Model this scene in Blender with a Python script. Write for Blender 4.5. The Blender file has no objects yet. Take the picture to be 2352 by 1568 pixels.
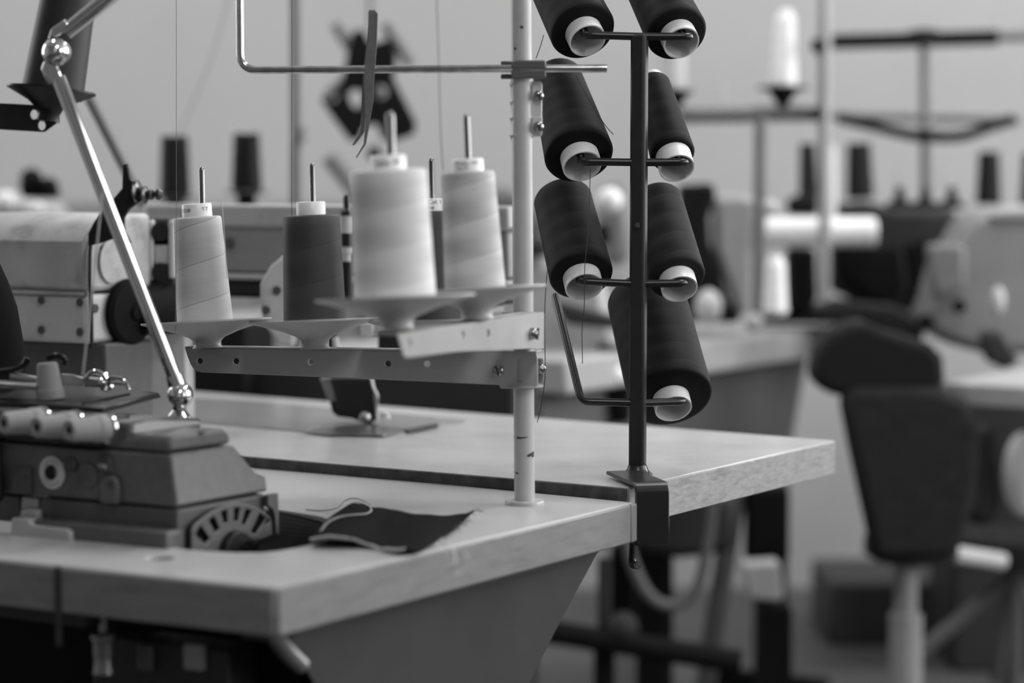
import bpy, bmesh, math, random
from mathutils import Vector, Matrix
from mathutils.geometry import delaunay_2d_cdt
random.seed(7)
C = bpy.context.scene.collection
PI = math.pi
# ---------------------------------------------------------------- camera model
W, HH, FP = 2352.0, 1568.0, 5500.0
CAMH = 1.113
TH = math.atan(384.0 / FP)
CAM = Vector((0, 0, CAMH))
FW = Vector((0, math.cos(TH), -math.sin(TH)))
UPV = Vector((0, math.sin(TH), math.cos(TH)))
def ray(px, py):
    return FW + Vector((1, 0, 0)) * ((px - W / 2) / FP) + UPV * (-(py - HH / 2) / FP)
def at(px, py, Y):
    d = ray(px, py); return CAM + d * (Y / d.y)
def onz(px, py, z):
    d = ray(px, py); return CAM + d * ((z - CAMH) / d.z)
def onpl(px, py, P0, dr):
    """point on the vertical plane through P0 that contains horizontal direction dr"""
    n = Vector((dr[1], -dr[0], 0)); d = ray(px, py)
    return CAM + d * ((P0 - CAM).dot(n) / d.dot(n))
def S(Y): return Y / FP
BETA = math.radians(32)
U = Vector((math.sin(BETA), math.cos(BETA), 0))      # along the short sides of the tables
V = Vector((-math.cos(BETA), math.sin(BETA), 0))     # along the long sides, leftwards
Z = Vector((0, 0, 1))
# ---------------------------------------------------------------- materials
MATS = {}
def mat(name, v, rough=.5, metal=0, var=.06, vs=30, bump=0, bs=200, stretch=(1, 1, 1), coat=0, dirt=0, ds=8, dv=.4, spec=.5, aniso=0):
    if name in MATS: return MATS[name]
    m = bpy.data.materials.new(name); m.use_nodes = True
    nt = m.node_tree; N = nt.nodes; L = nt.links
    b = N['Principled BSDF']
    b.inputs['Roughness'].default_value = rough; b.inputs['Metallic'].default_value = metal
    b.inputs['Coat Weight'].default_value = coat; b.inputs['Coat Roughness'].default_value = .15
    b.inputs['Specular IOR Level'].default_value = spec
    tc = N.new('ShaderNodeTexCoord'); mp = N.new('ShaderNodeMapping'); mp.inputs['Scale'].default_value = stretch
    L.new(tc.outputs['Object'], mp.inputs[0])
    no = N.new('ShaderNodeTexNoise'); no.inputs['Scale'].default_value = vs; no.inputs['Detail'].default_value = 6
    L.new(mp.outputs[0], no.inputs['Vector'])
    mr = N.new('ShaderNodeMapRange')
    mr.inputs['From Min'].default_value = .3; mr.inputs['From Max'].default_value = .7
    mr.inputs['To Min'].default_value = v * (1 - var); mr.inputs['To Max'].default_value = v * (1 + var)
    L.new(no.outputs['Fac'], mr.inputs['Value'])
    out = mr.outputs[0]
    if dirt:
        n2 = N.new('ShaderNodeTexNoise'); n2.inputs['Scale'].default_value = ds; n2.inputs['Detail'].default_value = 8
        n2.inputs['Roughness'].default_value = .65
        L.new(mp.outputs[0], n2.inputs['Vector'])
        cr = N.new('ShaderNodeMapRange'); cr.inputs['From Min'].default_value = .5; cr.inputs['From Max'].default_value = .68
        cr.inputs['To Min'].default_value = 1; cr.inputs['To Max'].default_value = 1 - dirt
        L.new(n2.outputs['Fac'], cr.inputs['Value'])
        mu = N.new('ShaderNodeMath'); mu.operation = 'MULTIPLY'
        L.new(out, mu.inputs[0]); L.new(cr.outputs[0], mu.inputs[1]); out = mu.outputs[0]
    L.new(out, b.inputs['Base Color'])
    if bump:
        n3 = N.new('ShaderNodeTexNoise'); n3.inputs['Scale'].default_value = bs; n3.inputs['Detail'].default_value = 3
        L.new(mp.outputs[0], n3.inputs['Vector'])
        bp = N.new('ShaderNodeBump'); bp.inputs['Strength'].default_value = bump; bp.inputs['Distance'].default_value = .001
        L.new(n3.outputs['Fac'], bp.inputs['Height']); L.new(bp.outputs[0], b.inputs['Normal'])
    MATS[name] = m; return m
def thread_mat(name, v, pitch=.03, turns=1.0, amp=.08, line=.3, rough=.55, ph=0.0, spec=.5):
    """wound thread: crossing helical bands of painted sheen, thin dark winding lines and fine thread relief"""
    if name in MATS: return MATS[name]
    m = bpy.data.materials.new(name); m.use_nodes = True
    nt = m.node_tree; N = nt.nodes; L = nt.links; b = N['Principled BSDF']
    b.inputs['Roughness'].default_value = rough; b.inputs['Specular IOR Level'].default_value = spec
    tc = N.new('ShaderNodeTexCoord'); sx = N.new('ShaderNodeSeparateXYZ'); L.new(tc.outputs['Object'], sx.inputs[0])
    def M(op, a, c=None, e=None):
        n = N.new('ShaderNodeMath'); n.operation = op
        for i, q in enumerate((a, c, e)):
            if q is None: continue
            if isinstance(q, (int, float)): n.inputs[i].default_value = q
            else: L.new(q, n.inputs[i])
        return n.outputs[0]
    th = M('DIVIDE', M('ARCTAN2', sx.outputs[1], sx.outputs[0]), 2 * PI)
    z = M('ADD', M('DIVIDE', sx.outputs[2], pitch), ph)
    a = M('FRACT', M('ADD', M('SUBTRACT', z, th), 10))
    c = M('FRACT', M('ADD', M('ADD', z, M('MULTIPLY', th, 1.0)), 10.37))
    # soft squares: sheen of the winding painted as two tones
    pa = M('MULTIPLY', M('ABSOLUTE', M('SUBTRACT', a, .5)), 2); pc = M('MULTIPLY', M('ABSOLUTE', M('SUBTRACT', c, .5)), 2)
    xx = N.new('ShaderNodeClamp'); L.new(M('ADD', M('MULTIPLY', M('ADD', M('MULTIPLY', M('SUBTRACT', pa, pc), 1.6), .5), .45), M('MULTIPLY', a, .55)), xx.inputs[0]); x = xx.outputs[0]
    ln = M('LESS_THAN', a, .018); ln2 = M('LESS_THAN', M('ABSOLUTE', M('SUBTRACT', c, .5)), .004)
    nz = N.new('ShaderNodeTexNoise'); nz.inputs['Scale'].default_value = 60; nz.inputs['Detail'].default_value = 4
    mpp = N.new('ShaderNodeMapping'); mpp.inputs['Scale'].default_value = (.5, .5, 6); L.new(tc.outputs['Object'], mpp.inputs[0]); L.new(mpp.outputs[0], nz.inputs['Vector'])
    f = M('ADD', 1 - amp, M('MULTIPLY', x, 2 * amp))
    f = M('SUBTRACT', f, M('MULTIPLY', ln, line)); f = M('SUBTRACT', f, M('MULTIPLY', ln2, line * .4))
    f = M('ADD', f, M('MULTIPLY', M('SUBTRACT', nz.outputs['Fac'], .5), .14))
    L.new(M('MULTIPLY', f, v), b.inputs['Base Color'])
    hgt = M('SINE', M('MULTIPLY', M('ADD', sx.outputs[2], M('MULTIPLY', th, .004)), 2 * PI / .0011))
    bp = N.new('ShaderNodeBump'); bp.inputs['Strength'].default_value = .25; bp.inputs['Distance'].default_value = .0003
    L.new(hgt, bp.inputs['Height']); L.new(bp.outputs[0], b.inputs['Normal'])
    MATS[name] = m; return m
# ---------------------------------------------------------------- mesh builder
def frame(o, z, x=None):
    z = Vector(z).normalized()
    if x is None: x = Vector((1, 0, 0)) if abs(z.x) < .9 else Vector((0, 1, 0))
    x = Vector(x); x = (x - z * x.dot(z)).normalized(); y = z.cross(x)
    m = Matrix((x, y, z)).transposed().to_4x4(); m.translation = Vector(o); return m
def bend(pts, rad, n=6):
    pts = [Vector(p) for p in pts]; out = [pts[0]]
    for i in range(1, len(pts) - 1):
        a, p, b = pts[i - 1], pts[i], pts[i + 1]
        r = min(rad, (a - p).length * .45, (b - p).length * .45)
        s, e = p + (a - p).normalized() * r, p + (b - p).normalized() * r
        for k in range(n + 1):
            t = k / n; out.append(s * (1 - t) ** 2 + p * 2 * t * (1 - t) + e * t * t)
    out.append(pts[-1]); return out
def smooth(pts, n=6):
    P = [Vector(p) for p in pts]; P = [P[0] * 2 - P[1]] + P + [P[-1] * 2 - P[-2]]; out = []
    for i in range(1, len(P) - 2):
        for k in range(n):
            t = k / n
            out.append(.5 * (2 * P[i] + (P[i + 1] - P[i - 1]) * t + (2 * P[i - 1] - 5 * P[i] + 4 * P[i + 1] - P[i + 2]) * t * t + (3 * P[i] - P[i - 1] - 3 * P[i + 1] + P[i + 2]) * t ** 3))
    out.append(P[-2]); return out
SPLIT = {'tension_knob_head', 'head', 'grey_strap', 'white_knob', 'dark_rail', 'bright_knob', 'dark_part', 'chrome_part', 'dark_arm', 'tension_post', 'guide_wire', 'round_hole', 'socket_screw', 'round_screw', 'head_screw', 'column_rib', 'bolt_hole', 'index_pin', 'lever_boss', 'bar_clamp', 'rear_bar', 'push_switch', 'clamp_screw', 'needle_bar', 'needle_bar_collar'}
class MB:
    def __init__(s): s.bm = bmesh.new()
    def hexa(s, b, t):
        """b, t: lists of equal length, bottom and top rings"""
        n = len(b); B = [s.bm.verts.new(p) for p in b]; T = [s.bm.verts.new(p) for p in t]
        s.bm.faces.new(B[::-1]); s.bm.faces.new(T)
        for i in range(n): s.bm.faces.new((B[i], B[(i + 1) % n], T[(i + 1) % n], T[i]))
        return s
    def prism(s, pts, vec):
        v = Vector(vec); return s.hexa([Vector(p) for p in pts], [Vector(p) + v for p in pts])
    def box(s, c, hx, hy, hz):
        """centre and three half-axis vectors"""
        c, hx, hy, hz = map(Vector, (c, hx, hy, hz))
        b = [c + hx * a + hy * q - hz for a, q in ((-1, -1), (1, -1), (1, 1), (-1, 1))]
        return s.hexa(b, [p + hz * 2 for p in b])
    def abox(s, x0, x1, y0, y1, z0, z1):
        return s.box(((x0 + x1) / 2, (y0 + y1) / 2, (z0 + z1) / 2), ((x1 - x0) / 2, 0, 0), (0, (y1 - y0) / 2, 0), (0, 0, (z1 - z0) / 2))
    def tube(s, pts, r, seg=12, r1=None):
        pts = [Vector(p) for p in pts]; n = len(pts); rings = []; x = None
        for i, p in enumerate(pts):
            t = (pts[min(i + 1, n - 1)] - pts[max(i - 1, 0)]).normalized()
            if x is None: x = Vector((0, 0, 1)).cross(t) if abs(t.z) < .9 else Vector((1, 0, 0))
            x = (x - t * x.dot(t)).normalized(); y = t.cross(x)
            q = r if r1 is None else r + (r1 - r) * i / (n - 1)
            rings.append([s.bm.verts.new(p + (x * math.cos(2 * PI * k / seg) + y * math.sin(2 * PI * k / seg)) * q) for k in range(seg)])
        for a, b in zip(rings, rings[1:]):
            for k in range(seg): s.bm.faces.new((a[k], a[(k + 1) % seg], b[(k + 1) % seg], b[k]))
        s.bm.faces.new(rings[0][::-1]); s.bm.faces.new(rings[-1]); return s
    def lathe(s, prof, mtx=None, seg=48, closed=False):
        mtx = mtx or Matrix.Identity(4); rings = []
        for r, z in prof:
            if r < 1e-6: rings.append([s.bm.verts.new(mtx @ Vector((0, 0, z)))])
            else: rings.append([s.bm.verts.new(mtx @ Vector((r * math.cos(2 * PI * k / seg), r * math.sin(2 * PI * k / seg), z))) for k in range(seg)])
        prs = list(zip(rings, rings[1:])) + ([(rings[-1], rings[0])] if closed else [])
        for a, b in prs:
            for k in range(seg):
                k2 = (k + 1) % seg
                if len(a) == 1 and len(b) == 1: continue
                if len(a) == 1: s.bm.faces.new((a[0], b[k2], b[k]))
                elif len(b) == 1: s.bm.faces.new((a[k], a[k2], b[0]))
                else: s.bm.faces.new((a[k], a[k2], b[k2], b[k]))
        return s
    def cyl(s, p0, p1, r, r1=None, seg=32):
        p0, p1 = Vector(p0), Vector(p1); h = (p1 - p0).length; r1 = r if r1 is None else r1
        return s.lathe([(0, 0), (r, 0), (r1, h), (0, h)], frame(p0, p1 - p0), seg)
    def ball(s, c, r, seg=24, sc=(1, 1, 1)):
        c = Vector(c); pr = [(r * math.sin(PI * k / 12), -r * math.cos(PI * k / 12)) for k in range(13)]
        pr[0] = (0, -r); pr[-1] = (0, r)
        return s.lathe(pr, Matrix.Translation(c) @ Matrix.Diagonal((*sc, 1)), seg)
    def plate(s, outer, holes, mtx, th):
        """2D outline with holes in frame mtx (x,y), extruded th along +z of the frame"""
        vs = []; es = []; loops = []
        for lp in [outer] + list(holes):
            i0 = len(vs); vs += [Vector((p[0], p[1])) for p in lp]; n = len(lp)
            es += [(i0 + k, i0 + (k + 1) % n) for k in range(n)]; loops.append((i0, n))
        rv, re, rf, *_ = delaunay_2d_cdt(vs, es, [], 0, 1e-7)
        def inside(p, lp):
            c = False; n = len(lp)
            for i in range(n):
                a, b = lp[i], lp[(i + 1) % n]
                if (a[1] > p[1]) != (b[1] > p[1]) and p[0] < (b[0] - a[0]) * (p[1] - a[1]) / (b[1] - a[1]) + a[0]: c = not c
            return c
        A = [s.bm.verts.new(mtx @ Vector((p[0], p[1], 0))) for p in rv]; B = [s.bm.verts.new(mtx @ Vector((p[0], p[1], th))) for p in rv]
        ecount = {}
        for f in rf:
            c = sum((rv[i] for i in f), Vector((0, 0))) / len(f)
            if not inside(c, outer) or any(inside(c, h) for h in holes): continue
            s.bm.faces.new([A[i] for i in f][::-1]); s.bm.faces.new([B[i] for i in f])
            for k in range(len(f)):
                e = (f[k], f[(k + 1) % len(f)]); ecount[e] = 1
        for (i, j) in ecount:
            if (j, i) not in ecount: s.bm.faces.new((A[i], A[j], B[j], B[i]))
        for v in A + B:
            if not v.link_faces: s.bm.verts.remove(v)
        return s
    def build(s, name, m, parent=None, bevel=0, ang=35, loc=None, sharp=True, noloc=False):
        if name in SPLIT:
            s.bm.verts.ensure_lookup_table(); seen = {}; k = 0
            for v in s.bm.verts:
                if v in seen: continue
                st = [v]; seen[v] = k
                while st:
                    w = st.pop()
                    for e in w.link_edges:
                        u = e.other_vert(w)
                        if u not in seen: seen[u] = k; st.append(u)
                k += 1
            if k > 1:
                for j in range(k):
                    n = MB(); vm = {v: n.bm.verts.new(v.co) for v in s.bm.verts if seen[v] == j}
                    for f in s.bm.faces:
                        if f.verts[0] in vm: n.bm.faces.new([vm[v] for v in f.verts])
                    o = n._build(name, m, parent, bevel, ang, loc, sharp, noloc)
                s.bm.free(); return o
        return s._build(name, m, parent, bevel, ang, loc, sharp, noloc)
    def _build(s, name, m, parent=None, bevel=0, ang=35, loc=None, sharp=True, noloc=False):
        bmesh.ops.recalc_face_normals(s.bm, faces=s.bm.faces)
        me = bpy.data.meshes.new(name); s.bm.to_mesh(me); s.bm.free()
        if parent is None and not noloc and len(me.vertices):
            if loc is None:
                xs = [v.co for v in me.vertices]
                loc = Vector(((min(v.x for v in xs) + max(v.x for v in xs)) / 2, (min(v.y for v in xs) + max(v.y for v in xs)) / 2, min(v.z for v in xs)))
            me.transform(Matrix.Translation(-Vector(loc)))
        elif parent is not None and not parent.get('_local'):
            me.transform(Matrix.Translation(-wloc(parent)))
        me.polygons.foreach_set('use_smooth', [True] * len(me.polygons))
        me.set_sharp_from_angle(angle=math.radians(ang))
        o = bpy.data.objects.new(name, me); C.objects.link(o)
        if parent is None and not noloc: o.location = loc
        o.parent = parent
        if parent is not None and parent.get('_local'): o['_local'] = 1
        if m: me.materials.append(m)
        if bevel:
            b = o.modifiers.new('bevel', 'BEVEL'); b.width = bevel; b.segments = 2; b.limit_method = 'ANGLE'; b.angle_limit = math.radians(40)
        return o
def wloc(o):
    v = Vector((0, 0, 0))
    while o is not None: v = v + o.location; o = o.parent
    return v
def tag(o, label, cat, group=None):
    o['label'] = label; o['category'] = cat
    if group: o['group'] = group
    return o
def T(name, label, cat, loc, group=None, rot=None):
    o = bpy.data.objects.new(name, None); C.objects.link(o); o.location = loc; o.empty_display_size = .02
    if rot is not None: o.rotation_euler = rot; o['_local'] = 1
    return tag(o, label, cat, group)
def circ(cx, cy, r, n=20, ry=None):
    ry = ry or r
    return [(cx + r * math.cos(2 * PI * k / n), cy + ry * math.sin(2 * PI * k / n)) for k in range(n)]
def text_mesh(txt, size, parent, m, rad=None, z0=0, a0=-PI / 2, name='printed_text', mtx=None):
    cu = bpy.data.curves.new('t', 'FONT'); cu.body = txt; cu.size = size; cu.align_x = 'CENTER'; cu.resolution_u = 2
    ob = bpy.data.objects.new('t', cu); C.objects.link(ob)
    me = bpy.data.meshes.new_from_object(ob.evaluated_get(bpy.context.evaluated_depsgraph_get()))
    bpy.data.objects.remove(ob); bpy.data.curves.remove(cu); me.name = name
    if rad:
        for v in me.vertices:
            a = a0 + v.co.x / rad; v.co = Vector(((rad + .00025) * math.cos(a), (rad + .00025) * math.sin(a), z0 + v.co.y))
    elif mtx is not None: me.transform(mtx)
    o = bpy.data.objects.new(name, me); C.objects.link(o); o.parent = parent
    if parent.get('_local'): o['_local'] = 1
    me.materials.clear(); me.materials.append(m); return o
# ---------------------------------------------------------------- palette
lam = mat('pale_laminate', .45, .34, var=.05, vs=14, stretch=(1, 1, 1), bump=.05, bs=400, dirt=.18, ds=7)
lam2 = mat('pale_laminate_far', .44, .25, var=.06, vs=9, bump=.04, bs=300, dirt=.12, ds=10)
edgew = mat('edge_wood', .21, .45, var=.10, vs=26, stretch=(1, 1, 5), dirt=.2, ds=20)
edgew2 = mat('worn_edge_wood', .29, .6, var=.16, vs=70, stretch=(1, 1, 4), dirt=.30, ds=24)
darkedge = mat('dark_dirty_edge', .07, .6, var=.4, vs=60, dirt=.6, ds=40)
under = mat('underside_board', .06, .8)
sheet = mat('stained_sheet_metal', .028, .5, metal=.0, var=.2, vs=10, dirt=.35, ds=6)
blackpaint = mat('black_paint', .009, .33, var=.2, vs=80, spec=.5)
blackpl = mat('black_plastic', .008, .4, var=.1, spec=.35)
greyplate = mat('grey_painted_steel', .42, .42, var=.04, vs=25, dirt=.12, ds=12)
greyplate_l = mat('light_grey_painted_steel', .35, .38, var=.04, vs=25, dirt=.10, ds=12)
whitepl = mat('white_plastic', .80, .35, var=.02)
dishpl = mat('cream_plastic_dish', .52, .4, var=.03, vs=30, dirt=.12, ds=30)
chrome = mat('chrome', .74, .06, metal=1, var=.03)
steel = mat('brushed_steel', .5, .3, metal=1, var=.12, vs=60)
dsteel = mat('dull_steel', .32, .38, metal=.9, var=.15, vs=60)
poleg = mat('pale_grey_pole_paint', .46, .3, var=.03, vs=40, dirt=.08, ds=25)
ZN = CAMH - .333
ZF = CAMH - .3205
# ---------------------------------------------------------------- near table
def P(px, py, z=ZN): return onz(px, py, z)
A0 = P(632, 1349); B0 = P(1455, 1153.5); CB = P(-300, 983.5); DF = P(-300, 1251)
near = T('sewing_table', 'pale laminate sewing table in front with a rounded cut-out, carrying the overlock machine', 'table', (A0 + B0 + CB + DF) / 4 - Vector((0, 0, ZN)))
cut = [(-120, 1221), (-40, 1222), (40, 1224), (70, 1222), (110, 1227), (170, 1236), (240, 1243), (300, 1239), (350, 1246), (392, 1250), (402, 1257), (430, 1261), (480, 1265), (540, 1268), (600, 1268), (640, 1264), (690, 1255), (735, 1244), (765, 1228), (785, 1210), (780, 1196), (735, 1184), (640, 1170), (560, 1160), (400, 1120), (200, 1104), (0, 1086), (-120, 1076)]
hole = [(P(*c).x, P(*c).y) for c in cut]
Pc = P(367, 1281); plug = circ(Pc.x, Pc.y, .0125, 24)
off = .012
def inset(p, q, r, s): return None
top2 = [(q.x, q.y) for q in (A0, B0, CB, DF)]
MB().plate(top2, [hole, plug], Matrix.Translation((0, 0, ZN - .036)), .036).build('tabletop', lam, near, bevel=.0012)
m = MB(); m.cyl((Pc.x, Pc.y, ZN - .02), (Pc.x, Pc.y, ZN - .004), .0124); m.build('cable_hole_plug', mat('dark_plug', .015, .8, spec=.1), near)
# edge bands (a little rounded lip around the board)
def band(a, b, z0, z1, th, name, m_, par, out):
    o = Vector(out).normalized() * th
    MB().hexa([a + Z * (z0 - a.z), b + Z * (z0 - b.z), b + o + Z * (z0 - b.z), a + o + Z * (z0 - a.z)],
              [a + Z * (z1 - a.z), b + Z * (z1 - b.z), b + o + Z * (z1 - b.z), a + o + Z * (z1 - a.z)]).build(name, m_, par, bevel=.0022)
du = (B0 - A0).normalized(); dn = Vector((du.y, -du.x, 0))
dv_ = (DF - A0).normalized(); dm = Vector((dv_.y, -dv_.x, 0)) * -1
if dm.y > 0: dm = -dm
B1 = B0 - du * .011
band(A0, B1, ZN - .040, ZN - .0008, .0035, 'side_edge_band', edgew, near, dn)
band(B1, B0 + du * .002, ZN - .040, ZN - .0004, .0038, 'corner_edge_band', mat('corner_band', .19, .5, var=.06, vs=50), near, dn)
SEAM = P(140, 1299)
band(SEAM, DF, ZN - .040, ZN - .0008, .0035, 'front_edge_band', edgew, near, dm)
band(A0 + dm * 0, SEAM + (A0 - SEAM).normalized() * .0015, ZN - .040, ZN - .0008, .0035, 'front_edge_band', edgew, near, dm)
m = MB(); m.box(SEAM + dm * .004 - Z * .034, dv_ * .002, dm * .002, Z * .034); m.build('joint_strip', mat('dark_strip', .03, .6), near)
# frame under the board and the big sheet-metal side panel
i0 = A0 - dn * .02 + du * .02; i1 = B0 - dn * .02 - du * .045
fr = MB(); fr.hexa([i0 + Z * (-.050), i1 + Z * (-.050), i1 - dn * .03 + Z * (-.050), i0 - dn * .03 - Z * .050], [i0 - Z * .0365, i1 - Z * .0365, i1 - dn * .03 - Z * .0365, i0 - dn * .03 - Z * .0365])
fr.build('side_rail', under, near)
Q0 = A0 - dn * .045
pan_px = [(690, 1400), (1385, 1240), (1370, 1275), (1290, 1422), (1205, 1590), (1110, 1760), (1110, 1860), (980, 1860), (860, 1860), (760, 1640), (700, 1530), (660, 1490)]
pts = [onpl(x, y, Q0, du) for x, y in pan_px]
for p in pts[:2]: p.z = ZN - .0500
MB().prism(pts, -dn * .002).build('side_panel', sheet, near, bevel=.0008)
m = MB(); m.tube(bend([pts[-2] - dn * .004, pts[-1] - dn * .004, onpl(620, 1440, Q0, du)], .01), .008, 12); m.build('panel_bracket', dsteel, near)
# front apron strip below left part of the table
g0 = SEAM - dm * .03; g1 = DF - dm * .03
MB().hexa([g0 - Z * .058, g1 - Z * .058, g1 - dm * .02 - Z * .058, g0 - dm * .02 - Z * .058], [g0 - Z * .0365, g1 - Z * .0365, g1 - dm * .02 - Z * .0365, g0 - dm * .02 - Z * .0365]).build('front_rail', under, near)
for sx, sy in ((.3, .35), (.9, .35)):
    c = A0.lerp(DF, sx) - dm * .3; c.z = 0
    m = MB(); m.box(c + Z * .36, (.02, 0, 0), (0, .02, 0), Z * .36); m.box(c + Z * .02, dm * .25, dv_ * .025, Z * .02); m.build('leg', blackpaint, near, bevel=.003)
t0 = A0.lerp(DF, .17) - dm * .14; t1 = DF - dm * .14
MB().hexa([t0 - Z * .45, t1 - Z * .45, t1 - dm * .02 - Z * .45, t0 - dm * .02 - Z * .45], [t0 - Z * .0365, t1 - Z * .0365, t1 - dm * .02 - Z * .0365, t0 - dm * .02 - Z * .0365]).build('under_table_shade_panel', mat('shade_board_black', .010, .8, spec=.2), near)  # black sheet added to darken the open space under the table
# things under the table edge
def und(px, py, Y): return at(px, py, Y)
sb = T('motor_switch_box', 'dark control box with two pale push switches under the front edge of the near table', 'switch box', at(400, 1560, 2.07) - Z * .1)
c = at(400, 1520, 2.09); MB().box(c - Z * .03, dv_ * -.075, dm * .022, Z * .052).build('housing', mat('dark_box', .02, .5), sb, bevel=.003)
for px, v, w, nm in ((336, .12, .0085, 'dark push switch'), (448, .35, .0105, 'pale push switch')):
    p = onpl(px, 1508, c + dm * .024, dv_); o = MB().box(p, dv_ * w, dm * .004, Z * .0115).build('push_switch', mat('switch%g' % v, v, .35), sb, bevel=.002); o['label'] = nm
kn = T('table_clamp_screw', 'dull metal thumbscrew hanging under the front of the near table left of the switch box', 'screw', at(240, 1535, 2.06))
p = at(240, 1545, 2.06); m = MB(); m.lathe([(0, 0), (.010, 0), (.0085, .008), (.008, .014), (.0095, .016), (.0095, .028), (.0115, .03), (.0115, .034), (.004, .036), (.004, .06), (0, .06)], Matrix.Translation(p), 24)
m.build('screw_body', dsteel, kn)
mo = T('machine_motor', 'black round drive motor half hidden under the corner of the near table', 'motor', at(640, 1640, 2.12))
p = at(620, 1640, 2.15); m = MB(); m.cyl(p - du * .02, p + du * .16, .052, seg=40); m.build('motor_casing', blackpaint, mo, bevel=.004)
m = MB(); m.cyl(p - du * .03, p - du * .022, .04); m.cyl(p - du * .024, p - du * .02, .012); m.build('motor_cap', blackpl, mo)
p2 = at(566, 1512, 2.09); m = MB(); m.ball(p2, .004); m.tube([p2, p2 + Vector((.02, .1, -.02))], .0015); m.build('motor_bolt', steel, mo)
# ---------------------------------------------------------------- far table
FA = onz(1442, 1119.5, ZF); FB = onz(1916, 1011, ZF); FC = onz(-250, 846, ZF); FD = onz(-250, 979.5, ZF)
far = T('sewing_table', 'long pale laminate table behind, a finger higher than the near one, with worn side edge', 'table', (FA + FB + FC + FD) / 4 - Vector((0, 0, ZF)))
MB().plate([(q.x, q.y) for q in (FA, FB, FC, FD)], [], Matrix.Translation((0, 0, ZF - .040)), .040).build('tabletop', lam2, far, bevel=.001)
fu = (FB - FA).normalized(); fn = Vector((fu.y, -fu.x, 0)); fv = (FD - FA).normalized(); fm = Vector((fv.y, -fv.x, 0))
if fm.y > 0: fm = -fm
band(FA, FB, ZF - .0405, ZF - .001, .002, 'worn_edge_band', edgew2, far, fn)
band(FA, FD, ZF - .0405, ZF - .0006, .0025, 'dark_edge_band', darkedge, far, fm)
for s_, t_ in ((.42, .3), (.45, .8)):
    c = FA.lerp(FD, s_) + fu * (.5 * t_); c.z = 0
    m = MB(); m.box(c + Z * ((ZF - .041) / 2), fv * .02, fu * .02, Z * ((ZF - .041) / 2)); m.build('leg', mat('grey_leg', .12, .4), far, bevel=.003)
# ================================================================ thread stand (grey)
PB = P(1205, 1157); PY = PB.y
ts = T('thread_stand', 'pale grey thread stand with two spool arms, standing on the corner of the near table', 'thread stand', PB)
top = at(1196, -160, PY - .004); R_ = 23.7 * S(PY)
MB().cyl(PB, top, R_, seg=40).build('pole', poleg, ts)
m = MB(); m.lathe([(0, 0), (45.5 * S(PY), 0), (45.5 * S(PY), .0028), (44 * S(PY), .0038), (R_, .0042), (R_, .001)], Matrix.Translation(PB), 48); m.build('base_flange', poleg, ts)
# paint chips
chip = mat('dark_chip', .03, .7)
def pol(px, py):  # angle on pole front
    p = at(px, py, PY); ax = PB.lerp(top, (p.z - PB.z) / (top.z - PB.z)); dx = max(-.98, min(.98, (p.x - ax.x) / R_))
    return ax, dx, p.z
def chipstrip(pts, w, name='paint_chip'):
    m = MB(); seq = []
    for (px, py, hw) in pts:
        ax, dx, z = pol(px, py); a = math.asin(dx)
        seq.append((ax, a, z, hw * S(PY)))
    up = [m.bm.verts.new((ax.x + (R_ + .0002) * math.sin(a), ax.y - (R_ + .0002) * math.cos(a), z + h)) for ax, a, z, h in seq]
    dn_ = [m.bm.verts.new((ax.x + (R_ + .0002) * math.sin(a), ax.y - (R_ + .0002) * math.cos(a), z - h)) for ax, a, z, h in seq]
    for i in range(len(seq) - 1): m.bm.faces.new((dn_[i], dn_[i + 1], up[i + 1], up[i]))
    m.build(name, chip, ts)
chipstrip([(1180, 1002, 2.5), (1188, 1003, 2.8), (1196, 1003, 2), (1204, 1002, 1.6), (1213, 1001, .6)], 1)
chipstrip([(1210, 1044, 1), (1215, 1043, 4), (1219, 1041, 3), (1222, 1042, 6), (1226, 1041, 7)], 1)
chipstrip([(1180, 1084, 2), (1186, 1084, 2.6), (1192, 1085, .6)], 1)
chipstrip([(1194, 64, 1), (1198, 64, 4), (1202, 65, 1)], 1)
chipstrip([(1181, 113, 1), (1183, 113, 4), (1186, 113, 1)], 1)
# ribbed coupling sleeve
cy0 = at(1199, 322, PY); cy1 = at(1198, 180, PY); h = cy1.z - cy0.z; R2 = R_ * 1.09
pr = [(R_, 0), (R2, 0)]
for k in range(60):
    t = (k + .5) / 60; b = 0
    for q in (.08, .36, .62, .9): b += math.exp(-((t - q) / .035) ** 2) * .0014
    pr.append((R2 + b, t * h))
pr += [(R2, h), (R_, h)]
m = MB(); m.lathe(pr, Matrix.Translation(cy0), 40); sl = m.build('coupling_sleeve', mat('sleeve_enamel', .56, .32, var=.03), ts, ang=60)
tx0 = R2 * .75; cc = at(1198, 251, PY)
fl = [(tx0, -.0275), (.0185, -.0275), (.0205, -.0255), (.0205, .0255), (.0185, .0275), (tx0, .0275)]
m = MB(); m.plate([(x, z) for x, z in fl], [], frame((cc.x, cc.y - .004, cc.z), (0, -1, 0), (1, 0, 0)), .003)
for zz in (.017, -.016): m.box((cc.x + .0155, cc.y - .0078, cc.z + zz), (.0052, 0, 0), (0, .001, 0), (0, 0, .0085))
m.build('coupling_flange', mat('sleeve_enamel', .56), ts, bevel=.0008)
screwm = mat('screw_steel', .35, .25, metal=1, var=.1)
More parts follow.
